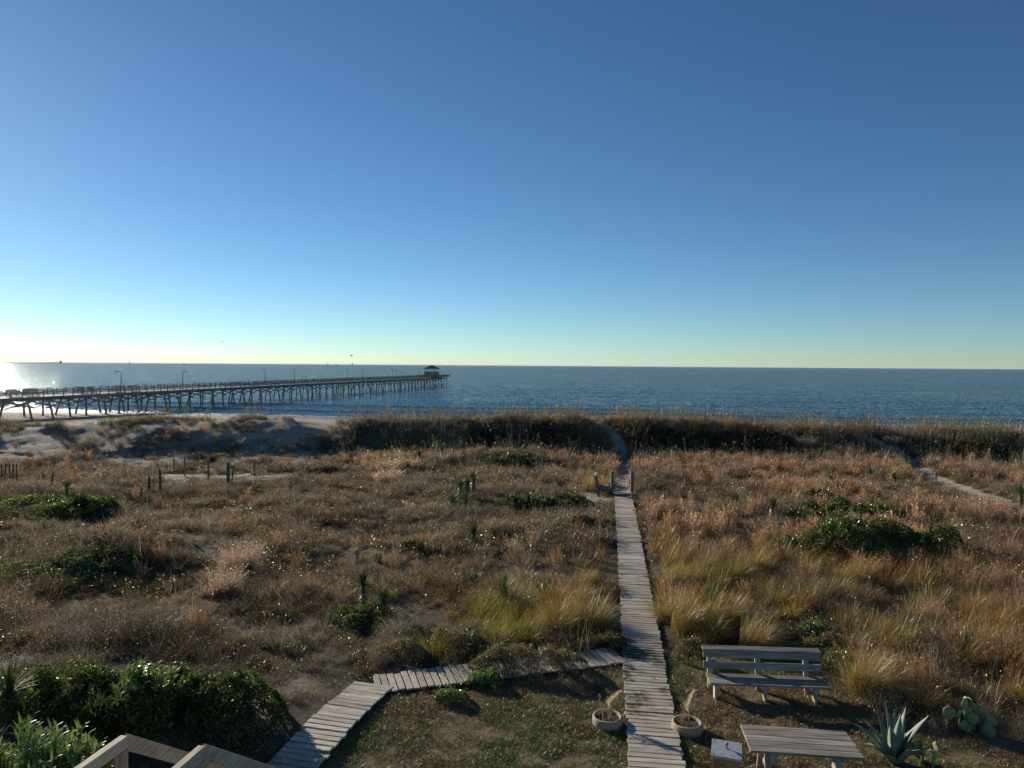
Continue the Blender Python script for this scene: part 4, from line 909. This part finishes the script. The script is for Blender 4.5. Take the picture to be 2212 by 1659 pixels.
YU = [(*z2(1180, 730), 1.0, .38, 'left of three tall yuccas in the middle field'), (*z2(1237, 735), 1.15, .38, 'middle one of three tall yuccas in the middle field'), (*z2(1275, 690), 1.2, .38, 'right and farthest of three tall yuccas in the middle field'),
 (*z2(1130, 790), .35, .42, 'short yucca at the front left of the middle yucca group'), (*z2(1225, 805), .5, .5, 'widest yucca at the front of the middle yucca group'), (*z2(1045, 455), 1.5, .42, 'tall yucca standing against the shaded dune, the taller one'),
 (*z2(880, 480), 1.2, .4, 'tall yucca standing against the shaded dune, the left one'), (*z2(1530, 800), .3, .5, 'low spreading yucca left of the dark thicket near the small bench'), (*z2(1675, 820), .7, .45, 'yucca with a shaggy stem in front of the dark thicket near the small bench'),
 (*z2(1830, 800), .35, .4, 'yucca nearest the small bench'), (*z2(1720, 760), .5, .4, 'yucca half hidden behind the thicket near the small bench'), (*z2(1280, 1070), .7, .35, 'shaggy yucca standing alone mid field left of the boardwalk'),
 (*z3(1225, 515), .5, .5, 'yucca at the foot of the shaded right dune'), (*z3(1130, 610), .4, .3, 'small yucca in the tan grass below the right dune'), (*z3(1340, 1045), .25, .5, 'low yucca left of the right thicket'),
 (*z3(1695, 1185), .95, .35, 'yucca with a dark dead skirt left of the right thicket'), (*z3(2045, 1220), .2, .45, 'low spiky yucca in front of the right thicket'), (*z4(290, 850), .8, .3, 'leftmost of three thin shaggy yuccas right of centre'),
 (*z4(655, 760), .75, .3, 'middle of three thin shaggy yuccas below the right path'), (*z4(897, 830), .9, .38, 'tallest of three shaggy yuccas below the right path'), (*z4(2100, 1040), 1.2, .45, 'tall yucca cut by the right edge of the picture'),
 (*z4(690, 1070), .35, .5, 'bushy yucca on top of the right thicket'), (*z4(375, 1110), .2, .4, 'light green yucca at the left of the right thicket'), (*z4(465, 1160), .2, .4, 'light green yucca in the middle of the right thicket'), (*z4(285, 1270), .2, .5, 'yucca at the lower left end of the right thicket'),
 (*z4(70, 1170), .2, .42, 'yucca standing apart left of the right thicket'), (*z4(540, 1420), .15, .42, 'dim yucca in the shade below the right thicket'),
 (*z6(435, 450), .65, .4, 'shaggy yucca in the middle left field, the taller left one'), (*z6(565, 540), .5, .33, 'shaggy yucca in the middle left field, the smaller right one'), (*z6(1382, 500), .55, .48, 'blue green yucca left of the golden grass by the boardwalk'), (*z6(1190, 370), .4, .3, 'small faded yucca mid field left of the blue green one'),
 (*z7(940, 860), .35, .48, 'dark fan shaped yucca in the golden grass behind the big bench'), (*z7(985, 1190), .2, .5, 'dark spiky yucca just behind the left end of the big bench'),
 (22, 1594, .95, .42, 'tall shaggy yucca with a long dead skirt at the left edge'), (202, 1602, .25, .42, 'round spiky yucca rosette above the stair rail'),
 (*z1(495, 740), .9, .35, 'yucca rising from the creeper mat at left'), (*z1(540, 800), .7, .4, 'dark yucca on the right end of the creeper mat'), (*z1(1620, 0), .1, .1, 'skip')]
for y_ in YU[:-1]: yucca(y_[0], y_[1], y_[2]*(.68 if y_[1] < 1300 else .85), y_[3], y_[4], wd=.03 if y_[1] < 1300 else .022)
for (a, b, h, lb) in [(*z1(320, 660), .85, 'left dead yucca stump above the creeper mat'), (*z1(377, 670), .9, 'right dead yucca stump above the creeper mat'), (*z1(1097, 690), .9, 'left of two dead shaggy yucca trunks mid left field'), (*z1(1183, 697), 1.3, 'right and taller of two dead shaggy yucca trunks mid left field')]:
    yucca(a, b, h, .22, lb, dead=True, n=16)['category'] = 'dead yucca'

def cactus(a, b, pads, label, seed, size=.24, spread=.5, parts=True):
    p = hit(a, b); e_ = empty('prickly_pear', tuple(p), label=label, cat='cactus'); rg = random.Random(seed)
    def pad(pos, tilt, yaw, s_):
        N, K_ = 10, 16; V = []; Fc = []
        for i in range(N+1):
            ph = math.pi*i/N
            for k in range(K_):
                t_ = 2*math.pi*k/K_; r_ = math.sin(ph)
                zz = (1-math.cos(ph))/2; wdt = r_*(.36+.10*zz)
                V.append(Vector((wdt*math.cos(t_)*s_*1.05, r_*.075*math.sin(t_)*s_, zz*s_)))
        for i in range(N):
            for k in range(K_): Fc.append((i*K_+k, i*K_+(k+1) % K_, (i+1)*K_+(k+1) % K_, (i+1)*K_+k))
        Mx = Matrix.Translation(pos) @ Matrix.Rotation(yaw, 4, 'Z') @ Matrix.Rotation(tilt, 4, 'Y')
        MB().add([Mx @ v for v in V], Fc).build('pad', M['cactus'], e_, smooth=True)
        return Mx
    todo = [(Vector((rg.uniform(-spread, spread), rg.uniform(-.2, .2), -.03)), rg.gauss(0, .3), rg.gauss(0, .7), size*rg.uniform(.85, 1.15), 0) for _ in range(max(2, pads//4))]
    cnt = 0
    while todo and cnt < pads:
        pos, tl, yw, s_, lv = todo.pop(0); Mx = pad(pos, tl, yw, s_); cnt += 1
        if lv < 3:
            for j in range(rg.choice([1, 2, 2, 3])):
                off = rg.uniform(-.28, .28); pt = Mx @ Vector((off*s_, 0, s_*(.97-abs(off)*.5)))
                todo.append((pt, tl*.3+off*1.8+rg.gauss(0, .2), yw+rg.gauss(0, .9), s_*rg.uniform(.75, .95), lv+1))
for (a, b, n_, lb, sz_, spr) in [(2100, 1584, 28, 'big sunlit prickly pear at the right edge of the lawn', .23, .45), (2005, 1656, 9, 'prickly pear pads behind the agave, cut by the bottom edge', .24, .3),
    (290, 1535, 20, 'prickly pear on top of the dark shrubs at bottom left, the right clump', .27, .5), (210, 1540, 10, 'prickly pear at bottom left, the left clump with round pads', .26, .35), (395, 1520, 0, '', .2, .2),
    (*z1(660, 1100), 12, 'row of prickly pear pads on the green mound at left', .24, .8), (*z1(1000, 740), 12, 'dark prickly pear right of the creeper mat', .28, .8), (*z6(400, 180), 12, 'sprawling prickly pear mid field with raised pads', .2, .8), (*z6(850, 120), 7, 'prickly pear with bright pad tips mid field', .2, .35),
    (*z6(1550, 460), 9, 'prickly pear with pale edge on pads left of the golden grass', .28, .4), (*z6(1690, 460), 5, 'small prickly pear close to the golden grass', .25, .2), (*z6(1110, 750), 8, 'dark upright prickly pear beyond the side boardwalk', .26, .22)]:
    if n_: cactus(a, b, n_, lb, int(a), sz_, spr)

# agave
p = hit(1932, 1648); ag = empty('agave', (p[0], p[1], p[2]), label='large blue green agave with broad pointed leaves beside the table', cat='agave')
AG = [(-2.75, .95, 1.15), (-2.2, .75, 1.2), (-1.8, .35, 1.15), (2.2, .15, 1.1), (1.2, .12, 1.0), (.5, .45, 1.05), (.05, .85, 1.1), (-.3, .6, .95), (2.9, .8, .95), (2.5, 1.25, .9), (-2.9, 1.3, .8), (-1.3, 1.1, .8), (-.8, 1.2, .75), (.6, 1.25, .7), (1.7, .9, .8), (-2.4, 1.45, .7)]
for (az_, le, Ln) in AG:
    V = []; Fc = []; n = 12; pos = Vector((math.cos(az_)*.05, math.sin(az_)*.05, .02)); rr_ = random.uniform(-.15, .25)
    d_h = Vector((math.cos(az_), math.sin(az_), 0)); sdv = Vector((-math.sin(az_), math.cos(az_), 0)); Ln *= .84; le *= .85
    for i in range(n+1):
        f = i/n; an = le*.6+le*.55*f-rr_*f*f; step = Ln/n
        dr = d_h*math.sin(an)+Vector((0, 0, math.cos(an))); nr = d_h*math.cos(an)-Vector((0, 0, math.sin(an)))
        wd_ = .085*(.55+1.7*f*(1-f))*(1-f**3)+.002; th_ = .035*(1-f)+.004
        V += [pos-sdv*wd_-nr*wd_*.35, pos-nr*th_*-.2, pos+sdv*wd_-nr*wd_*.35, pos+nr*th_]
        if i < n:
            b0 = i*4
            Fc += [(b0+j, b0+(j+1) % 4, b0+4+(j+1) % 4, b0+4+j) for j in range(4)]
        pos = pos+dr*step
    MB().add(V, Fc).build('leaf', M['agave'], ag, smooth=True)

# named grass clumps that stand out
def tuft(a, b, kind, n, H, rad, wd, label, lean=-.5, k=.7):
    p = hit(a, b); b_ = disc(n, rad); az0 = np.arctan2(b_[:, 1], b_[:, 0])+rng.normal(size=n)*1.1
    az = np.arctan2(np.sin(az0)+k*math.sin(lean), np.cos(az0)+k*math.cos(lean)); Ln = U(.35, 1.15, n)*H
    P = ribbons(b_, az, Ln, U(0, .6, n), U(.4, 1.5, n) if kind == 'pink_own' else U(.5, 2.4, n), wd*U(.6, 1.6, n), 5)
    parts = [P[:4]]
    if kind == 'pink_own': parts.append(quads(np.concatenate([P[4][:, -1], P[4][:, -2]])+rng.normal(size=(2*n, 3))*.03, wd*2, 2.5))
    V, Q, A = join(parts); o = link(npmesh('grass_clump', V, Q, M[kind], A), 'grass_clump', None, tuple(p))
    tag(o, label, 'grass clump')
tuft(1868, 1500, 'muhly_own', 2600, 1.05, .30, .0055, 'large pale golden grass clump arching at the right end of the big bench', -.9, .9)
tuft(1475, 1365, 'muhly_own', 2200, .9, .3, .006, 'golden grass clump sweeping right, beside the boardwalk behind the big bench', -.2, 1.0)
tuft(1560, 1350, 'muhly_own', 2000, .9, .3, .006, 'golden grass clump sweeping right, around the fan shaped yucca', -.3, 1.0)
tuft(1620, 1405, 'muhly_own', 1500, .95, .25, .006, 'drooping grass clump right behind the top rail of the big bench', -.3, 1.0)
tuft(1440, 1345, 'muhly_own', 1500, .95, .22, .006, 'upright olive grass clump touching the right side of the boardwalk', .3, .2)
tuft(1275, 1355, 'muhly_own', 2200, .95, .32, .006, 'yellow green grass clump touching the left side of the boardwalk', 1.2, .3)
tuft(1205, 1370, 'muhly_own', 1800, 1.0, .3, .006, 'golden green grass clump left of the boardwalk, the farther left one', 1.2, .3)
tuft(515, 1240, 'pink_own', 1200, 1.0, .36, .010, 'bright pale russet grass clump alone in the left field, the upper one', .3, .5)
tuft(478, 1290, 'pink_own', 600, .85, .26, .010, 'russet grass clump with slanting plumes, just below the pale one', .3, .8)
for (x, y, lb) in [(700, 470, 'pinkish grass clump at the dune foot, upper left one'), (650, 540, 'pinkish grass clump at the dune foot, lower left one'), (790, 520, 'pinkish grass clump at the dune foot beside the left tall yucca'), (1100, 470, 'pinkish grass clump at the dune foot right of the tallest yucca'), (655, 620, 'pinkish grass clump set in front of the dune foot group'), (1160, 375, 'pinkish grass clump farthest back against the dark dune')]:
    a, b = z2(x, y); tuft(a, b, 'pink_own', 500, 1.0, .6, .02, lb, .3, .3)
a, b = z3(2010, 480); tuft(a, b, 'pink_own', 500, 1.1, .7, .02, 'pale feathery grass clump at the right end of the shaded dune', .3, .3)
a, b = z3(1690, 480); tuft(a, b, 'pink_own', 400, 1.0, .5, .02, 'tan feathery grass clump below the shaded right dune', .3, .3)
a, b = z4(870, 420); tuft(a, b, 'pink_own', 350, .8, .5, .02, 'tan grass clump at the upper end of the right path', .3, .3)

# ------------------------------------------------------------------ posts in the field
for (a, b, h, wd, lean, lb) in [(*z1(1537, 612), 1.45, .10, 0, 'grey wooden post left of the dark post by the sand patch'), (*z1(1683, 637), 1.45, .15, 0, 'thick dark wooden post at the edge of the sand patch'), (*z1(1703, 628), 1.2, .09, .15, 'leaning wooden post beside the thick dark one'),
    (*z1(1875, 560), .85, .1, 0, 'short grey post behind the sand patch'), (*z1(2158, 580), .8, .1, 0, 'short dark post at the right end of the sand patch'), (*z1(1361, 560), 1.3, .08, 0, 'thin pale post left of the sand patch'), (*z1(1283, 520), .9, .07, 0, 'thin grey post at the foot of the left dune'),
    (*z4(1285, 800), .8, .1, 0, 'short wooden post beside the right sand path'), (*z4(1958, 300), 1.2, .2, 0, 'dark stub post on the dune crest at the right edge')]:
    p = hit(a, b); q = MB(); q.beam((0, 0, -.2), (lean*h, 0, h), wd, wd); o = q.build('wooden_post', M['old'], None, bevel=.01, loc=tuple(p)); tag(o, lb, 'post')
e_ = hit(*z1(18, 612))
fe = empty('sand_fence', tuple(e_), label='short run of old slat sand fence at the far left edge', cat='fence')
for j in range(9): MB().box((-.9+j*.22+random.gauss(0, .02), random.gauss(0, .03), .6), (.07, .03, 1.2), M=Matrix.Rotation(random.gauss(0, .05), 4, 'Y')).build('slat', M['old'], fe)
MB().beam((-1, 0, .9), (1, 0, .85), .02, .02).build('wire', M['dark'], fe)

# two posts, step and small bench at the end of the boardwalk
wdv = np.array(WALK1)-np.array(WALK0); wdv /= np.linalg.norm(wdv); wnv = np.array([wdv[1], -wdv[0]]); wang = math.atan2(wdv[1], wdv[0])-math.pi/2
def wpt(s_, n_): c = np.array(WALK1)+wdv*s_+wnv*n_; return c
for n_, lb in ((-.56, 'left gate post at the seaward end of the boardwalk'), (.52, 'right gate post at the seaward end of the boardwalk')):
    c = wpt(.75, n_); z = float(T(*c)); q = MB(); q.box((0, 0, .5), (.17, .17, 1.55)); o = q.build('gate_post', M['old'], None, bevel=.012, loc=(c[0], c[1], z), rz=wang+.1); tag(o, lb, 'post', 'gate posts at the end of the boardwalk')
c = wpt(.4, 0); z = float(T(*c)); st_ = empty('boardwalk_step', (c[0], c[1], z), wang, label='wooden step with a pale riser at the seaward end of the boardwalk', cat='step')
q = MB()
for j in range(5): q.box((0, -.32+j*.16, .26), (1.02, .15, .04))
q.build('tread', M['walk'], st_, bevel=.004); MB().box((0, -.42, .15), (1.02, .04, .2)).build('riser', M['grey_x'], st_, bevel=.004)
def bench_small():
    c = wpt(-.2, -1.05); z = float(T(*c)); e_ = empty('small_bench', (c[0], c[1], z), wang, label='small weathered bench facing the boardwalk at its seaward end', cat='bench')
    q = MB()
    for x in (-.1, .17): q.box((x, 0, .47), (.25, 1.15, .045))
    q.build('seat', M['grey_x'], e_, bevel=.005)
    q = MB(); mx = Matrix.Rotation(R(-9), 4, 'Y'); q.box((-.36, .0, .8), (.05, 1.2, .62), M=mx); q.build('backrest', M['old'], e_, bevel=.005)
    q = MB(); q.box((-.42, 0, 1.14), (.12, 1.25, .035), M=mx); q.build('back_cap', M['grey_x'], e_)
    for y in (-.5, .5):
        q = MB(); q.box((-.32, y, .5), (.13, .1, 1.25), M=mx); q.box((.24, y, .22), (.12, .1, .5)); q.box((0, y, .4), (.7, .05, .12)); q.build('leg', M['old'], e_, bevel=.005)
    q = MB(); q.box((.0, -.56, .36), (.62, .04, .14)); q.build('apron', M['old'], e_)
bench_small()

# ------------------------------------------------------------------ big bench
fl = hit(1546, 1511, 0); fr = hit(1762, 1519, 0)
bx = (fr-fl)[:2]; Lf = np.linalg.norm(bx); bang = math.atan2(bx[1], bx[0]); bc = (fl+fr)[:2]/2
bench = empty('long_bench', (bc[0], bc[1], float(T(*bc))), bang, label='long weathered wooden bench with a slatted back facing the house', cat='bench')
BL = Lf+.40
q = MB(); q.box((.09, .13, .30), (BL, .24, .042), M=Matrix.Rotation(R(3), 4, 'X')); q.box((.09, .38, .288), (BL-.02, .23, .042), M=Matrix.Rotation(R(3), 4, 'X')); q.build('seat', M['grey_x'], bench, bevel=.006)
rk = Matrix.Rotation(R(-13), 4, 'X')
MB().box((.07, .535, .465), (BL+.02, .04, .14), M=rk).build('back_board', M['grey_x'], bench, bevel=.005)
MB().box((.07, .582, .68), (BL+.02, .04, .15), M=rk).build('back_board', M['grey_x'], bench, bevel=.005)
MB().box((.07, .635, .768), (BL+.04, .16, .04), M=Matrix.Rotation(R(10), 4, 'X')).build('top_rail', M['grey_x'], bench, bevel=.005)
for x in (-Lf/2, 0, Lf/2):
    q = MB(); q.beam((x, .45, -.08), (x, .64, .745), .11, .05); q.build('back_leg', M['grey_z'], bench, bevel=.004)
    q = MB(); q.box((x, .05, .11), (.05, .14, .34)); q.build('front_leg', M['grey_z'], bench, bevel=.004)
    q = MB(); q.box((x+.048, .25, .225), (.04, .52, .11)); q.build('seat_support', M['grey_z'], bench, bevel=.004)

# ------------------------------------------------------------------ table
TZ = .66
tb = [hit(a, b, TZ) for a, b in ((1602, 1563), (1838, 1581), (1857, 1636), (1617, 1622))]
tc_ = sum(tb)/4; tx = ((tb[1]-tb[0])+(tb[2]-tb[3]))/2; ty = ((tb[0]-tb[3])+(tb[1]-tb[2]))/2
TL, TWd = np.linalg.norm(tx[:2]), np.linalg.norm(ty[:2]); tang = math.atan2(tx[1], tx[0])
table = empty('wooden_table', (tc_[0], tc_[1], 0), tang, label='low weathered plank table with splayed legs in front of the long bench', cat='table')
q = MB(); k = 5
for j in range(k): q.box((random.gauss(0, .004), -TWd/2+TWd*(j+.5)/k, TZ-.02+random.gauss(0, .001)), (TL+random.gauss(0, .01), TWd/k-.007, .04))
q.build('table_top', M['grey_x'], table, bevel=.005)
for x in (-TL/2+.3, TL/2-.3):
    for s_ in (-1, 1):
        MB().beam((x, s_*.34, -.05), (x, s_*.16, TZ-.04), .09, .04).build('leg', M['grey_z'], table, bevel=.004)
    MB().box((x+.04, 0, TZ-.085), (.04, TWd-.12, .09)).build('top_cleat', M['grey_z'], table, bevel=.004)
    MB().box((x+.04, 0, .22), (.04, .62, .09)).build('cross_bar', M['grey_z'], table, bevel=.004)
    MB().beam((x+(.06 if x < 0 else -.06), 0, .22), (x*.42, 0, TZ-.06), .035, .09).build('brace', M['grey_z'], table, bevel=.004)

# ------------------------------------------------------------------ wooden box with metal lid
BZ = .72
bb = [hit(a, b, BZ) for a, b in ((1538, 1594), (1602, 1605), (1602, 1640), (1537, 1630))]
c = sum(bb)/4; dx = ((bb[1]-bb[0])+(bb[2]-bb[3]))/2; ang = math.atan2(dx[1], dx[0]); bw = np.linalg.norm(dx[:2]); bd = np.linalg.norm((((bb[0]-bb[3])+(bb[1]-bb[2]))/2)[:2])
box = empty('feed_box', (c[0], c[1], 0), ang, label='square plywood box with a grey metal lid beside the table', cat='box')
MB().box((0, 0, BZ/2-.02), (bw-.03, bd-.03, BZ-.04)).build('wooden_body', M['ply'], box, bevel=.004)
lid = MB().box((0, 0, BZ-.012), (bw+.01, bd+.01, .012)).box((0, -bd/2-.003, BZ-.03), (bw+.012, .006, .03)).build('metal_lid', M['metal'], box)
q = MB()
for x in (-1, 1):
    for y in (-1, 1): q.tube([(x*(bw/2-.03), y*(bd/2-.03), BZ-.008), (x*(bw/2-.03), y*(bd/2-.03), BZ+.004)], .008, 8)
q.build('screws', M['dark'], lid)
q = MB(); q.tube([(0, .02, BZ-.01), (0, .02, BZ+.05), (0, .0, BZ+.075), (0, -.03, BZ+.07)], .026, 12); q.build('vent_pipe', M['conc'], box, smooth=True)
MB().box((-bw*.12, -bd/2+.012, BZ-.14), (.07, .012, .018)).build('handle_slot', M['dark'], box)

# ------------------------------------------------------------------ planters
def planter(a, b, label, lean):
    p = hit(a, b, 0.0); r0 = .265
    e_ = empty('round_planter', (p[0], p[1], 0), label=label, cat='planter', group='round concrete planters flanking the boardwalk')
    MB().lathe([(r0-.02, -.05), (r0, 0), (r0+.006, .10), (r0+.004, .165), (r0-.010, .182), (r0-.035, .182), (r0-.045, .165), (r0-.048, .08)], 40).build('concrete_ring', M['conc'], e_, smooth=True)
    v = MB(); n = 24; V = [(0, 0, .135)]; 
    for rr_ in (.07, .14, .22): V += [(rr_*math.cos(2*math.pi*k/n), rr_*math.sin(2*math.pi*k/n), .13+random.gauss(0, .008)) for k in range(n)]
    Fc = [(0, 1+k, 1+(k+1) % n) for k in range(n)]
    for i in range(2): Fc += [(1+i*n+k, 1+(i+1)*n+k, 1+(i+1)*n+(k+1) % n, 1+i*n+(k+1) % n) for k in range(n)]
    v.add(V, Fc).build('soil', M['soil'], e_, smooth=True)
    pl_ = empty('pampas_plume', (p[0]+.02, p[1], .15), label='cream pampas plume leaning right in the %s planter' % ('left' if lean > 1 else 'right'), cat='plume')
    L_ = .44 if lean > 1 else .54; an = .42 if lean > 1 else .16
    pts = [(math.sin(an*f*1.1)*L_*f*1.15, 0, L_*f*1.05) for f in np.linspace(0, 1, 7)]
    MB().tube(pts, [.006]*7, 5).build('stem', M['dry'], pl_)
    n_ = 1300; f = U(.25, 1.0, n_)**.8; ce = np.stack([np.interp(f, np.linspace(0, 1, 7), [q[0] for q in pts]), 0*f, np.interp(f, np.linspace(0, 1, 7), [q[2] for q in pts])], 1)
    az = U(0, 2*np.pi, n_); V, Q, rv, hh, _ = ribbons(ce, az, U(.07, .20, n_)*(1.35-f), U(.1, .6, n_)+an*.5, U(.5, 1.6, n_), np.full(n_, .005), 3)
    link(npmesh('plume_head', V, Q, M['plume'], {'rnd': rv, 'h': hh}), 'plume_head', pl_)
    dr_ = empty('dry_sprigs', (p[0]-.05, p[1], .15), label='dry flower sprigs with curled leaves in the %s planter' % ('left' if lean > 1 else 'right'), cat='dry plant')
    n_ = 26; b_ = disc(n_, .13); V, Q, rv, hh, P_ = ribbons(b_, U(0, 6.28, n_), U(.12, .36, n_), U(0, .2, n_), U(.3, 1.2, n_), np.full(n_, .008), 4)
    hd = quads(np.repeat(P_[:14, -1], 8, 0)+rng.normal(size=(112, 3))*.02, np.full(112, .018), 1.8)
    V, Q, A = join([(V, Q, rv, hh), hd]); link(npmesh('dry_stems', V, Q, M['dry'], A), 'dry_stems', dr_)
planter(1312, 1567, 'round concrete planter left of the boardwalk', 2)
planter(1484, 1580, 'round concrete planter right of the boardwalk', 1)

# ------------------------------------------------------------------ stair railings
SD = Vector((.19, .98, 0)).normalized()
def railing(a, b, z, label):
    p = hit(a, b, z); P0 = Vector((p[0], p[1], z)); e_ = empty('stair_railing', (p[0], p[1], 0), 0, label=label, cat='railing', group='wooden railings of the house stairs')
    ang = math.atan2(SD.y, SD.x)
    def loc(q, s_, zz): q = q
    def rb(s0, z0, s1, z1, name, wd=.045, ht=.14):
        MB().beam(Vector((SD.x*s0, SD.y*s0, z0)), Vector((SD.x*s1, SD.y*s1, z1)), wd, ht).build(name, M['rail'], e_, bevel=.006)
    rb(-2.2, z-.07, .045, z-.07, 'hand_rail', .085, .13)
    rb(.05, z-.075, 3.4, z-.075-3.35*.74, 'sloping_rail', .055, .145)
    for s_, top in ((0, z-.14), (-2.1, z-.14), (2.6, z-.09-2.6*.74-.12)):
        MB().box((SD.x*s_, SD.y*s_, top/2-.05), (.092, .092, top+.1), rz=ang).build('post', M['rail_z'], e_, bevel=.005)
    rb(-2.2, z-.62, -.05, z-.62, 'lower_rail', .04, .09); rb(.05, z-.72, 3.3, z-.72-3.25*.74, 'lower_rail', .04, .09)
railing(262, 1592, 2.6, 'wooden stair railing at bottom left, the left one of the pair')
railing(431, 1614, 2.6, 'wooden stair railing at bottom left, the right one of the pair')

# ------------------------------------------------------------------ haze: sea air
hz = MB().box((0, 22000, 14), (92000, 84000, 60)).build('haze', bpy.data.materials.new('haze_air')); hz['kind'] = 'stuff'; hz['label'] = 'thin sea haze'
hm = hz.data.materials[0]; hm.use_nodes = True; t = hm.node_tree; t.nodes.clear(); out = t.nodes.new('ShaderNodeOutputMaterial')
pv = nd(t, 'ShaderNodeVolumePrincipled'); pv.inputs['Density'].default_value = HAZE; pv.inputs['Color'].default_value = (.9, .93, .97, 1); pv.inputs['Anisotropy'].default_value = .1
t.links.new(pv.outputs[0], out.inputs['Volume'])
